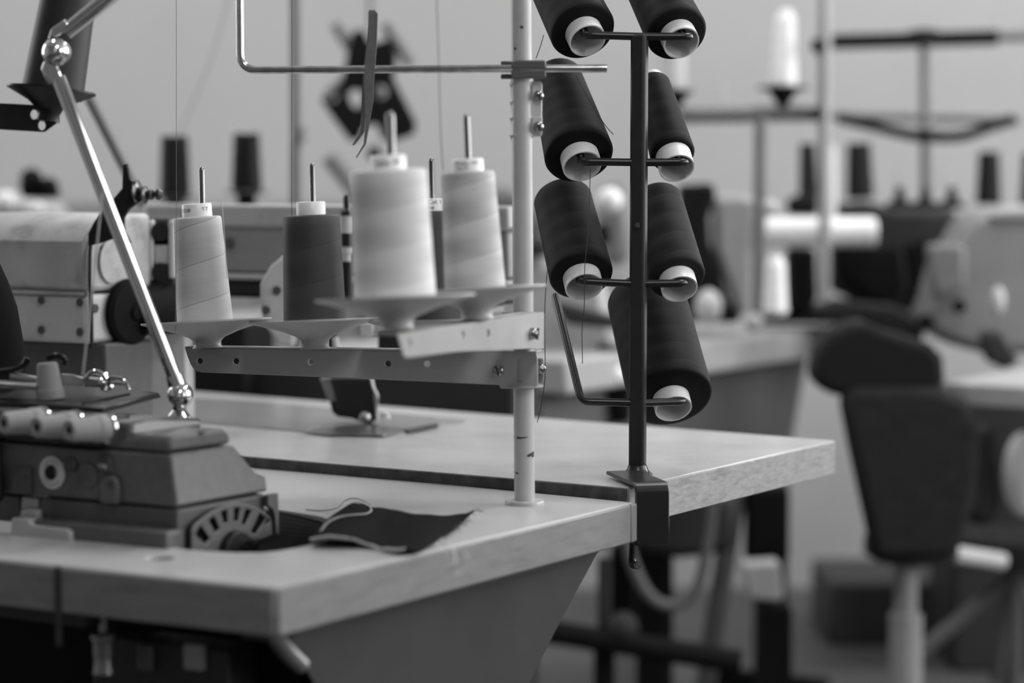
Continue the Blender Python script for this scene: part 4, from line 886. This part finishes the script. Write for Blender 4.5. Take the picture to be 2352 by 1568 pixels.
m = MB(); m.tube([at(205, 225, 3.3), at(330, 470, 3.3)], .0075, 16); tag(m.build('grey_strut', bggrey), 'blurred grey slanting strut behind the chrome lamp arm', 'strut')
# left background bits
lb = T('sewing_machine', 'blurred pale sewing machine at the left edge above the worn grey one', 'sewing machine', at(60, 500, 4.6))
m = MB(); polyp(m, ((-60, 470), (-60, 445), (20, 440), (60, 470), (110, 462), (130, 495), (130, 760), (-60, 760)), 4.78, .15); m.build('body', bgpale, lb, bevel=.01)
m = MB(); m.ball(at(72, 412, 4.6), .022); m.ball(at(112, 428, 4.6), .018); polyp(m, ((40, 425), (125, 425), (128, 455), (52, 455)), 4.6, .05); m.build('tension_knob_head', bgdark, lb, bevel=.003)
m = MB(); m.ball(at(12, 462, 4.55), .02); m.ball(at(88, 480, 4.5), .014); m.build('chrome_part', bgwhite, lb)
# hanging black gadget
hg = T('overhead_lamp', 'blurred black clip-on lamp head with grey straps hanging in front of the wall', 'lamp', at(850, 200, 4.9))
Yg = 4.9
def plq(m, pts, Y, d, holes=()): m.plate([q2(x, y, Y) for x, y in pts], [[q2(x, y, Y) for x, y in h_] for h_ in holes], frame((0, Y, 0), (0, -1, 0), (1, 0, 0)), d)
m = MB(); plq(m, [(822, 68), (840, 75), (850, 100), (868, 100), (900, 90), (912, 130), (905, 180), (925, 220), (958, 285), (950, 310), (905, 325), (880, 320), (868, 285), (840, 290), (825, 322), (808, 325), (770, 275), (740, 230), (748, 224), (775, 235), (790, 180), (800, 130), (812, 80)], Yg, .05, [[(800, 215), (815, 205), (835, 212), (838, 235), (822, 252), (808, 240)], [(856, 205), (872, 196), (890, 203), (892, 220), (876, 230), (860, 222)]]); m.build('lamp_head', bgdark, hg, bevel=.004)
m = MB()
for a, b in (((770, 55), (815, 125)), ((885, 55), (945, 150)), ((790, 185), (748, 225)), ((845, 235), (875, 205))): m.tube([at(*a, Yg - .03), at(*b, Yg - .03)], .012, 12)
m.build('grey_strap', bggrey, hg)
m = MB(); m.tube([at(850, 70, Yg), at(850, -300, Yg)], .003, 8); m.build('hanging_cord', bgdk2, hg)
ar_ = T('bent_arm', 'blurred grey slanting rod below the black lamp head in the background', 'rod', at(800, 420, 4.8))
m = MB(); m.tube([at(755, 360, 4.8), at(830, 455, 4.8), at(835, 520, 4.8), (at(835, 520, 4.8).x, 4.8, .3), (at(835, 520, 4.8).x, 4.8, .0)], .017, 14); m.build('rod', bggrey, ar_)
m = MB(); m.ball(at(860, 352, 4.8), .016); m.build('rod_knob', bgdk2, ar_)
# dark mass under the long arm (next row)
db = T('storage_box', 'long dark cabinet just beyond the back edge of the far table', 'cabinet', floorpt(800, 960, 3.9))
def dbx(x0, x1, y0, Y, name, mt_, y1=1500):
    P0_ = at(x1, y0, Y); P1_ = onpl(x0, y0, P0_, dv_); P1_.z = P0_.z; a = Vector((P0_.x, P0_.y, 0)); b = Vector((P1_.x, P1_.y, 0))
    return MB().hexa([a, b, b + du * .08, a + du * .08], [a + Z * P0_.z, b + Z * P0_.z, b + du * .08 + Z * P0_.z, a + du * .08 + Z * P0_.z]).build(name, mt_, db, bevel=.006)
dbx(430, 1178, 868, 3.55, 'cabinet_body', bgdk2)
dbx(430, 560, 745, 3.75, 'raised_box', bgdark)
# pale bg machine behind the pole
m_ = T('sewing_machine', 'blurred pale sewing machine glimpsed either side of the grey pole', 'sewing machine', at(1300, 800, 4.6))
m = MB(); polyp(m, ((1090, 600), (1200, 590), (1380, 610), (1400, 700), (1420, 780), (1400, 860), (1100, 860)), 4.4, .15); m.build('body', bgpale, m_, bevel=.02)
m = MB(); polyp(m, ((1100, 548), (1250, 545), (1260, 590), (1100, 596)), 4.35, .1); polyp(m, ((1270, 690), (1445, 735), (1445, 760), (1300, 745)), 4.3, .05); m.build('dark_rail', bgdk2, m_, bevel=.01)
m = MB(); polyp(m, ((1370, 430), (1445, 410), (1450, 600), (1400, 620), (1375, 540)), 4.5, .12); polyp(m, ((1110, 430), (1180, 425), (1240, 470), (1240, 545), (1110, 545)), 4.6, .12); m.build('head', bggrey, m_, bevel=.02)
m = MB(); m.ball(at(1400, 460, 4.4), .024); m.ball(at(1410, 862, 4.3), .022); m.build('bright_knob', bgwhite, m_)
m = MB(); polyp(m, ((1375, 790), (1450, 800), (1450, 970), (1420, 975), (1375, 880)), 4.35, .05); polyp(m, ((1280, 890), (1310, 880), (1325, 975), (1290, 975)), 4.35, .05); polyp(m, ((1370, 520), (1400, 510), (1405, 560), (1372, 560)), 4.35, .03); m.build('dark_part', bgdark, m_, bevel=.008)
m = MB(); polyp(m, ((1090, 860), (1400, 860), (1430, 1020), (1090, 1000)), 4.5, .15); m.build('lower_casing', mat('bg_casing', .24, .5), m_, bevel=.02)
# --- right background table
YB = 5.0
Rc = onz(1958, 742, ZF); tr = T('sewing_table', 'blurred table in the right background with white packing on its corner', 'table', Vector((Rc.x - .3, Rc.y, 0)))
def edgept(px): return onpl(px, 742, Rc, du)
Lc = edgept(1300); a, b = Vector((Rc.x, Rc.y, 0)), Vector((Lc.x, Lc.y, 0))
m = MB(); m.hexa([a + Z * (ZF - .062), b + Z * (ZF - .062), b + dv_ * .6 + Z * (ZF - .062), a + dv_ * .6 + Z * (ZF - .062)], [a + Z * ZF, b + Z * ZF, b + dv_ * .6 + Z * ZF, a + dv_ * .6 + Z * ZF]); m.build('tabletop', bgpale, tr, bevel=.006)
m = MB(); zq = ZF - .0625; ap = .30; a2, b2 = a - dn * .05 - du * .12, b - dn * .05
m.hexa([a2 - du * .12 + Z * (zq - ap), b2 + Z * (zq - ap), b2 - dn * .02 + Z * (zq - ap), a2 - du * .12 - dn * .02 + Z * (zq - ap)], [a2 + Z * zq, b2 + Z * zq, b2 - dn * .02 + Z * zq, a2 - dn * .02 + Z * zq]); m.build('modesty_panel', mat('bg_panel', .07, .6), tr)
for t in (.12, .55):
    c = a.lerp(b, t) - dn * .12; m = MB(); m.box(c + Z * .33, dv_ * .03, du * .02, Z * .33); m.box(c + Z * .33 + dv_ * .35, dv_ * .03, du * .02, Z * .33); m.box(c + dv_ * .17 + Z * .02, dv_ * .3, du * .02, Z * .02); m.build('leg', bgdark, tr)
pk = T('plastic_packing', 'crumpled white plastic packet on the corner of the right background table', 'packet', Rc)
m = MB(); m.ball(Rc + Vector((.02, -.02, -.01)), .034, sc=(.9, .8, 1.1)); m.ball(Rc + Vector((.000, -.04, -.035)), .028, sc=(1.2, .7, .7)); m.build('packet', bgwhite, pk)
# things on that table
mr = T('sewing_machine', 'blurred pale grey sewing machine with a black lever left of the white spool', 'sewing machine', onz(1700, 760, ZF))
m = MB(); polyp(m, ((1638, 455), (1690, 445), (1745, 455), (1748, 560), (1735, 580), (1725, 720), (1690, 725), (1665, 640), (1640, 575)), 4.8, .14); m.build('body', bgpale, mr, bevel=.015)
m = MB(); polyp(m, ((1560, 425), (1640, 420), (1645, 450), (1628, 500), (1632, 560), (1655, 610), (1672, 690), (1700, 722), (1702, 742), (1560, 742), (1570, 560)), 4.75, .08); m.build('black_lever', bgdark, mr, bevel=.01)
m = MB(); m.ball(at(1627, 705, 4.65), .035, sc=(.75, 1, 1)); m.ball(at(1730, 740, 4.65), .018); m.ball(at(1768, 476, 4.55), .015); m.build('white_knob', mat('knob_grey', .42, .5), mr)
wc = bgcone(1780, 722, 600, 58, 46, 4.6, th_wh, 'short white cone standing on the right background table', 0, 'white cones in the right background')
ro = T('fabric_roll', 'white horizontal roll crossing behind the two right background poles', 'roll', at(1870, 568, 4.9))
m = MB(); m.lathe([(0, 0), (.026, 0), (.030, .005), (.030, .235), (.026, .24), (0, .24)], frame(at(1742, 533, 4.9), (1, 0, -.0)), 36); m.build('roll', bgwhite, ro)
st = T('cardboard_tube', 'upright white tube beside the tall right background pole', 'tube', at(1898, 500, 4.8))
m = MB(); m.cyl(at(1903, 500, 4.8), at(1900, 335, 4.8), .0165, .0165); m.build('tube', mat('tube_card', .48, .6), st)
# stand with poles
rs = T('thread_stand', 'tall blurred grey thread stand at right carrying a white cone on a black dish', 'thread stand', onz(1893, 745, ZF))
m = MB(); vp(m, 1894, -60, 690, 4.75, 27, 1892); m.build('pole', bglt, rs)
m = MB(); vp(m, 1742, 270, 745, 4.7, 30, 1748); m.build('short_pole', bgtub, rs)
m = MB(); m.tube([at(1560, 266, 4.75), at(1880, 260, 4.75)], .0155, 14); m.build('cross_bar', bgtub, rs)
m = MB(); m.ball(at(1874, 262, 4.72), .014); m.ball(at(1880, 105, 4.72), .016); m.build('bar_clamp', bgdk2, rs)
def bdish(px, y, w, Y, par, mt_=bgdark, nk=40):
    m = MB(); r_ = w / 2 * S(Y); m.lathe([(.008, -.008), (r_, .0), (r_, .004), (.01, -.002)], Matrix.Translation(at(px, y, Y)), 32, closed=True); m.lathe([(0, -nk * S(Y)), (.012, -nk * S(Y)), (.012, -.03), (.03, -.004), (0, 0)], Matrix.Translation(at(px, y, Y)), 24); m.build('dish', mt_, par)
bdish(1798, 204, 118, 4.75, rs); bdish(1548, 212, 90, 4.75, rs)
bgcone(1800, 200, 36, 62, 44, 4.75, th_wh, 'tall white cone on the black dish of the right background stand', .02, 'white cones in the right background')
bgcone(1540, 208, 60, 72, 60, 4.75, thread_mat('bg_pale_thread', .45, .03, amp=.04), 'pale cone half hidden behind the black rack at the top', .02, 'white cones in the right background')
m = MB(); m.tube([at(1655, 180, 5), at(1660, 250, 5)], .004); m.build('thin_pin', bgpale, rs)
# T stand
ts2 = T('thread_stand', 'black T-bar thread stand in the right background with curved lower arms', 'thread stand', at(2126, 620, 5.2))
m = MB(); vp(m, 2128, 90, 640, 5.2, 24, 2124); m.build('pole', bgtub, ts2)
m = MB(); m.tube([at(1912, 96, 5.2), at(2290, 86, 5.2)], .0165, 14); m.lathe([(0, 0), (.045, 0), (.03, .022), (0, .026)], Matrix.Translation(at(2122, 93, 5.2)), 24); m.build('top_bar', bgdark, ts2)
m = MB(); m.tube([at(2280, 84, 5.3), at(2500, 80, 5.3)], .0115, 14); m.tube([at(1880, 264, 5.4), at(2340, 276, 5.4)], .010, 12); m.build('rear_bar', bgtub, ts2)
m = MB(); m.tube(smooth([at(1925, 270, 5.2), at(2000, 288, 5.2), at(2070, 305, 5.2), at(2124, 314, 5.2), at(2210, 312, 5.2), at(2270, 292, 5.2), at(2330, 274, 5.2)]), .012, 12); m.lathe([(0, 0), (.03, 0), (.03, .022), (0, .022)], Matrix.Translation(at(2126, 322, 5.2)), 24); m.build('lower_arm', bgdark, ts2)
# row of dark cones at right
g3 = 'dark cones on the background stands'
for px, yt, yb, w, lb_ in ((1858, 328, 452, 42, 'dark cone hidden partly by the white upright tube'), (1976, 328, 456, 60, 'widest dark cone just right of the white upright tube'), (2270, 348, 470, 54, 'dark cone standing alone near the right edge of the picture'), (2372, 350, 470, 54, 'dark cone cut by the right edge of the picture')):
    bgcone(px, yb, yt, w + 4, w - 6, 5.2, th_bg, lb_, -.04 if px < 2000 else 0, g3, .0005)
dm2 = T('sewing_machine', 'long blurred black sewing machine head under the dark cones at right', 'sewing machine', at(2060, 760, 5.1))
m = MB(); polyp(m, ((1925, 470), (1990, 462), (2060, 478), (2200, 480), (2210, 560), (2160, 620), (2140, 740), (2050, 700), (1960, 690), (1900, 660), (1925, 560)), 5.1, .12); m.build('body', bgdk2, dm2, bevel=.015)
m = MB(); polyp(m, ((1920, 560), (2075, 560), (2090, 660), (2060, 720), (1990, 680), (1925, 640)), 4.98, .1); polyp(m, ((2085, 560), (2150, 545), (2140, 620), (2110, 690), (2085, 690)), 5.0, .08); polyp(m, ((1815, 455), (1880, 440), (1880, 495), (1815, 495)), 4.95, .08); polyp(m, ((1812, 570), (1875, 570), (1880, 690), (1840, 730), (1815, 720)), 4.95, .08); m.build('dark_arm', bgdark, dm2, bevel=.012)
m = MB()
for px in (2066, 2124, 2186): m.lathe([(0, 0), (.030, 0), (.026, .012), (.012, .018), (.008, .045), (0, .046)], Matrix.Translation(at(px, 478, 5.0)), 20)
m.build('tension_post', bgdark, dm2)
m = MB(); polyp(m, ((1930, 690), (2050, 700), (2130, 740), (2120, 790), (1990, 745), (1720, 742), (1740, 720), (1800, 730)), 4.95, .12); m.build('bed', bgdk2, dm2, bevel=.01)
m = MB(); m.tube([at(2066, 440, 5.05), at(2066, 385, 5.05)], .004); m.tube([at(2168, 440, 5.05), at(2168, 380, 5.05)], .004); m.build('guide_wire', bgpale, dm2)
gm = T('overlock_machine', 'big blurred grey overlock machine at the right edge with two dark round holes', 'sewing machine', at(2250, 800, 4.7))
m = MB(); polyp(m, ((2205, 545), (2230, 500), (2300, 482), (2460, 478), (2460, 812), (2260, 812), (2180, 790), (2120, 745), (2140, 700), (2165, 610)), 4.7, .2); m.build('body', mat('bg_mach', .19, .45, var=.1, vs=10), gm, bevel=.02)
m = MB(); polyp(m, ((2270, 498), (2300, 478), (2460, 472), (2460, 500), (2290, 505)), 4.68, .2); m.build('top_edge', bgpale, gm, bevel=.008)
m = MB(); polyp(m, ((2130, 560), (2220, 560), (2220, 660), (2150, 690), (2140, 640)), 4.66, .04); m.build('front_door', bggrey, gm, bevel=.01)
m = MB(); 
for px, py, r_ in ((2126, 742, .017), (2203, 703, .014)): m.cyl(at(px, py, 4.66), at(px, py, 4.63), r_)
m.build('round_hole', bgdark, gm)
m = MB(); m.ball(at(2292, 690, 4.62), .017, sc=(.8, .8, 1.6)); m.build('pale_knob', mat('knob_grey', .42), gm)
m = MB(); polyp(m, ((2255, 765), (2300, 760), (2345, 830), (2310, 850), (2270, 830)), 4.6, .05); m.build('lever', bgdk2, gm, bevel=.008)
tr2 = T('sewing_table', 'blurred pale table end at the right edge under the big grey machine', 'table', floorpt(2300, 900, 4.6))
pts_ = [onz(2168, 872, .72), onz(2480, 820, .72), onz(2480, 842, .72), onz(2190, 858, .72)]
R3 = onz(2170, 878, .745); 
m = MB(); e_ = R3 + du * .9; m.hexa([R3 - Z * .04, e_ - Z * .04, e_ - dn * -.25 - Z * .04 + Vector((.2, 0, 0)), R3 + dn * .30 - Z * .04], [R3, e_, e_ + dn * .25 + Vector((.2, 0, 0)), R3 + dn * .30]); m.build('tabletop', bgpale, tr2, bevel=.004)
q = R3 + dn * .25 + du * .35; m = MB(); m.box(Vector((q.x, q.y, .35)), (.02, 0, 0), (0, .02, 0), (0, 0, .352)); m.box(Vector((q.x, q.y + .3, .35)), (.02, 0, 0), (0, .02, 0), (0, 0, .352)); m.build('leg', bggrey, tr2)
# chair with draped jacket
ch = T('office_chair', 'dark upholstered work chair on a grey column, blurred right of the far table', 'chair', floorpt(2085, 1500, 4.4))
m = MB(); polyp(m, ((1928, 905), (1965, 885), (2150, 885), (2228, 915), (2260, 1000), (2245, 1150), (2200, 1285), (2008, 1290), (1985, 1180), (1952, 1030)), 4.15, .05); m.build('backrest', mat('chair_fabric', .020, .9, var=.2, vs=40, spec=.2), ch, bevel=.02)
m = MB(); c = at(2090, 1282, 4.4); m.lathe([(0, 0), (.06, 0), (.085, .015), (.085, .045), (.07, .06), (0, .062)], Matrix.Translation(c - Z * .005), 40); m.build('seat', mat('chair_seat', .02, .9), ch)
m = MB(); ct = at(2082, 1292, 4.4); m.cyl((ct.x, ct.y, .06), (ct.x, ct.y, ct.z), .022); m.cyl((ct.x, ct.y, .10), (ct.x, ct.y, at(2082, 1410, 4.4).z), .031); m.build('gas_column', bgpale, ch)
m = MB()
for k in range(5):
    a = 2 * PI * k / 5 + .5; e_ = Vector((ct.x + .27 * math.cos(a), ct.y + .27 * math.sin(a), .06)); m.tube([(ct.x, ct.y, .10), e_], .016, 10, .011)
    m.ball(e_ - Z * .028, .028, 12)
m.build('star_base', bgdark, ch)
jk = T('draped_jacket', 'black garment heaped over the top of the blurred chair back', 'jacket', at(2030, 905, 4.2))
m = MB(); polyp(m, ((1868, 868), (1882, 810), (1905, 770), (1950, 745), (1990, 738), (2040, 760), (2090, 775), (2140, 790), (2168, 820), (2172, 870), (2160, 912), (2060, 925), (1950, 915), (1890, 900)), 4.16, .12); m.build('jacket', mat('black_cloth', .012, .95, spec=.2), jk, bevel=.03)
ch2 = T('office_chair', 'second dark chair cut by the right edge, lower right background', 'chair', floorpt(2330, 1500, 4.5))
m = MB(); polyp(m, ((2195, 980), (2290, 975), (2300, 1160), (2280, 1215), (2220, 1200)), 4.5, .05); m.build('backrest', bgdk2, ch2, bevel=.02)
m = MB(); c = at(2330, 1285, 4.6); m.lathe([(0, 0), (.13, 0), (.14, .02), (.14, .05), (0, .06)], Matrix.Translation(c), 30); m.build('seat', bgdk2, ch2)
m = MB(); m.cyl((c.x, c.y, .0), (c.x, c.y, c.z), .02)
hub = at(2330, 1320, 4.6)
for tx, ty in ((2110, 1500), (2290, 1568), (2420, 1520)): e_ = at(tx, ty, 4.6); m.tube([hub, e_], .015, 10)
m.build('frame', bggrey, ch2)
m = MB(); m.tube([at(2192, 1272, 4.38), at(2305, 1290, 4.42)], .016, 12); m.build('pale_lever', bgwhite, ch2)
pb = T('pale_bag', 'blurred white rounded bag at the right edge beside the chairs', 'bag', at(2345, 1150, 4.5))
m = MB(); m.ball(at(2350, 1090, 4.5), .055, sc=(.7, .7, 1.5)); m.build('bag', bgwhite, pb)
# under-table clutter in the middle distance
wb = T('plastic_box', 'small white plastic box on a dark stand under the right background table', 'box', at(1752, 1380, 4.5))
m = MB(); polyp(m, ((1705, 1296), (1790, 1290), (1802, 1372), (1790, 1382), (1722, 1375)), 4.5, .06); m.build('box', mat('off_white', .55, .5), wb, bevel=.008)
ds = T('pedal_stand', 'dark upright treadle stand below the white plastic box', 'stand', floorpt(1770, 1500, 4.56))
m = MB(); a_ = at(1740, 1384, 4.56); b_ = at(1812, 1384, 4.56); m.abox(a_.x, b_.x, 4.5, 4.62, 0, a_.z); m.build('column', bgdark, ds, bevel=.004)
m = MB(); a_ = at(1715, 1150, 4.66); b_ = at(1815, 1150, 4.66); m.abox(a_.x, b_.x, 4.66, 4.72, at(0, 1290, 4.66).z, at(0, 1120, 4.66).z); m.build('motor_block', bgdark, ds, bevel=.01)
dl = T('slanted_leg', 'grey slanting table leg under the right background table', 'table leg', floorpt(1620, 1500, 4.7))
m = MB(); e_ = at(1605, 1500, 4.7); s_0 = at(1690, 1130, 4.7); m.tube([(e_.x, e_.y, .012), s_0], .021, 14); m.build('leg', bggrey, dl)
ho = T('hose_loop', 'grey hose hanging in a loop under the tables behind the clamp', 'hose', at(1540, 1395, 4.4))
m = MB(); m.tube(smooth([at(1425, 1150, 4.4), at(1445, 1270, 4.4), at(1490, 1365, 4.4), at(1545, 1390, 4.4), at(1600, 1350, 4.4), at(1625, 1250, 4.4), at(1640, 1130, 4.4)]), .011, 12); m.build('hose', bggrey, ho)
mb = T('machine_motor', 'dark motor box under the far table, right of the clamp', 'motor', at(1560, 1280, 4.2))
m = MB(); polyp(m, ((1440, 1130), (1690, 1130), (1690, 1270), (1560, 1285), (1450, 1262)), 4.5, .15); m.build('casing', mat('bg_motor_dark', .030, .6), mb, bevel=.02)  # casing has one even dark colour of its own
pd = T('foot_treadle', 'blurred dark treadle bar and grey pedal plate at the bottom', 'treadle', floorpt(1450, 1520, 3.9))
m = MB(); m.tube([at(1200, 1440, 4.3), at(1700, 1520, 4.3)], .022, 12); m.build('bar', bgdark, pd)
m = MB(); p0 = onz(1240, 1500, .10); p1 = onz(1640, 1552, .10); m.hexa([onz(1210, 1500, .08), onz(1640, 1548, .08), onz(1600, 1640, .08), onz(1180, 1600, .08)], [onz(1210, 1500, .08) + Z * .02, onz(1640, 1548, .08) + Z * .02, onz(1600, 1640, .08) + Z * .02, onz(1180, 1600, .08) + Z * .02]); m.build('pedal_plate', bggrey, pd, bevel=.004)
m = MB(); vp(m, 1388, 1280, 1450, 4.35, 32, 1388); m.ball(at(1430, 1442, 4.3), .03); m.build('link_rod', bgdk2, pd)
m = MB(); q = at(1388, 1470, 4.35); m.cyl((q.x, q.y, 0), q, .02); m.build('foot', bgdark, pd); m = MB(); q = onz(1600, 1560, .08); m.cyl((q.x, q.y, 0), q, .02); m.build('foot', bgdark, pd)
dp = T('added_dark_cabinet', 'dark grey cabinet added behind the chairs at the right edge', 'cabinet', floorpt(2400, 1300, 5.45))
m = MB(); a_ = at(2195, 900, 5.3); m.abox(a_.x, a_.x + .6, 5.3, 5.6, 0, at(0, 905, 5.3).z); m.build('body', mat('bg_cab2', .035, .6, spec=.2), dp, bevel=.01)  # cabinet put in to darken the bright wall behind the chairs
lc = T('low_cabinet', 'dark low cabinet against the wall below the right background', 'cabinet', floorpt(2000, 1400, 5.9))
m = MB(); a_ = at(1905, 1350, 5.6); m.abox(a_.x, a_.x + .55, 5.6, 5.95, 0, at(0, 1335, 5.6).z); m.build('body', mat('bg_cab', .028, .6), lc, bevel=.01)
# ================================================================ room shell
def struct(o): o['kind'] = 'structure'; return o
X0, X1, Y0, Y1, HC = -2.9, 2.9, -2.2, 6.4, 2.9
floorm = mat('dark_concrete_floor', .060, .55, var=.2, vs=4, dirt=.3, ds=3)
struct(MB().abox(X0 - .1, X1 + .1, Y0 - .1, Y1 + .1, -.1, 0).build('floor', floorm, loc=Vector((0, 0, 0))))
struct(MB().abox(X0 - .1, X1 + .1, Y0 - .1, Y1 + .1, HC, HC + .1).build('ceiling', mat('ceiling_paint', .55, .9), loc=Vector((0, 0, HC))))
struct(MB().abox(X0 - .1, X1 + .1, Y1, Y1 + .1, 0, HC).build('wall_back', wallc, loc=Vector((0, Y1, 0))))
struct(MB().abox(X0 - .1, X1 + .1, Y0 - .1, Y0, 0, HC).build('wall_front', mat('front_wall_paint', .30, .8), loc=Vector((0, Y0, 0))))
WZ0, WZ1 = .95, 2.78
wins = [(-.6, 1.0), (1.7, 3.3), (4.0, 5.6)]
def winwall(X, nx, name, ws, k0):
    f = Matrix(((0, 0, 1, X), (1, 0, 0, 0), (0, 1, 0, 0), (0, 0, 0, 1)))
    outer = [(Y0, 0), (Y1, 0), (Y1, HC), (Y0, HC)]
    holes = [[(a, WZ0), (b, WZ0), (b, WZ1), (a, WZ1)] for a, b in ws]
    struct(MB().plate(outer, holes, f, .1 * nx).build(name, wallc, loc=Vector((X, 2, 0))))
    for i, (a, b) in enumerate(ws):
        w_ = bpy.data.objects.new('window_%d' % (k0 + i), None); C.objects.link(w_); w_.location = (X + .05 * nx, (a + b) / 2, WZ0); struct(w_)
        m = MB(); t = .04
        for q0_, q1_, r0_, r1_ in ((a, b, WZ0, WZ0 + t), (a, b, WZ1 - t, WZ1), (a, a + t, WZ0 + t, WZ1 - t), (b - t, b, WZ0 + t, WZ1 - t), ((a + b) / 2 - t / 2, (a + b) / 2 + t / 2, WZ0 + t, WZ1 - t)):
            m.abox(min(X + .02 * nx, X + .07 * nx), max(X + .02 * nx, X + .07 * nx), q0_, q1_, r0_, r1_)
        m.build('window_frame', bgwhite, w_)
winwall(X1, 1, 'wall_right', wins, 1)
winwall(X0, -1, 'wall_left', [(3.9, 5.7)], 4)
def area(name, loc, rot, sx, sy, e, spread=180):
    l = bpy.data.lights.new(name, 'AREA'); l.shape = 'RECTANGLE'; l.size = sx; l.size_y = sy; l.energy = e; l.spread = math.radians(spread)
    o = bpy.data.objects.new(name, l); C.objects.link(o); o.location = loc; o.rotation_euler = rot; return o
for i, (a, b) in enumerate(wins):
    area('window_daylight', (X1 + .09, (a + b) / 2, (WZ0 + WZ1) / 2), (0, PI / 2, 0), WZ1 - WZ0, b - a, (30, 60, 100)[i])
for i, (a, b) in enumerate([(3.9, 5.7)]):
    area('window_daylight', (X0 - .09, (a + b) / 2, (WZ0 + WZ1) / 2), (0, -PI / 2, 0), WZ1 - WZ0, b - a, (45,)[i])
for i, (x, y, e) in enumerate(((.9, 3.1, 18), (-.9, 3.1, 10), (.9, 5.0, 24), (-.9, 5.0, 24), (.4, .6, 20))):  # unseen fixtures added for light; the last one gives frontal fill
    fx = T('added_ceiling_light', 'unseen white fluorescent fixture added on the workshop ceiling', 'ceiling light', Vector((x, y, HC - .08)), 'added ceiling fixtures')
    m = MB(); m.abox(x - .09, x + .09, y - .62, y + .62, HC - .06, HC); m.build('housing', bgwhite, fx)
    area('ceiling_fill_light', (x, y, HC - .065), (0, 0, 0), .16, 1.2, e)
wd = bpy.data.worlds.new('sky'); bpy.context.scene.world = wd; wd.use_nodes = True
wd.node_tree.nodes['Background'].inputs[0].default_value = (.7, .7, .7, 1); wd.node_tree.nodes['Background'].inputs[1].default_value = .6
# ================================================================ camera
cd = bpy.data.cameras.new('camera'); cam = bpy.data.objects.new('camera', cd); C.objects.link(cam)
cam.location = CAM; cam.rotation_euler = (PI / 2 - TH, 0, 0)
cd.sensor_width = 36; cd.lens = 36 * FP / W; cd.clip_start = .05; cd.clip_end = 50
cd.dof.use_dof = True; cd.dof.focus_distance = BY * 1.0 + .002; cd.dof.aperture_fstop = 2.6; cd.dof.aperture_blades = 0
sc = bpy.context.scene; sc.camera = cam
sc.view_settings.view_transform = 'Standard'; sc.view_settings.look = 'None'; sc.view_settings.gamma = 1; sc.view_settings.exposure = 0.0
sc.view_settings.use_curve_mapping = False
for o in bpy.data.objects:
    if '_local' in o: del o['_local']
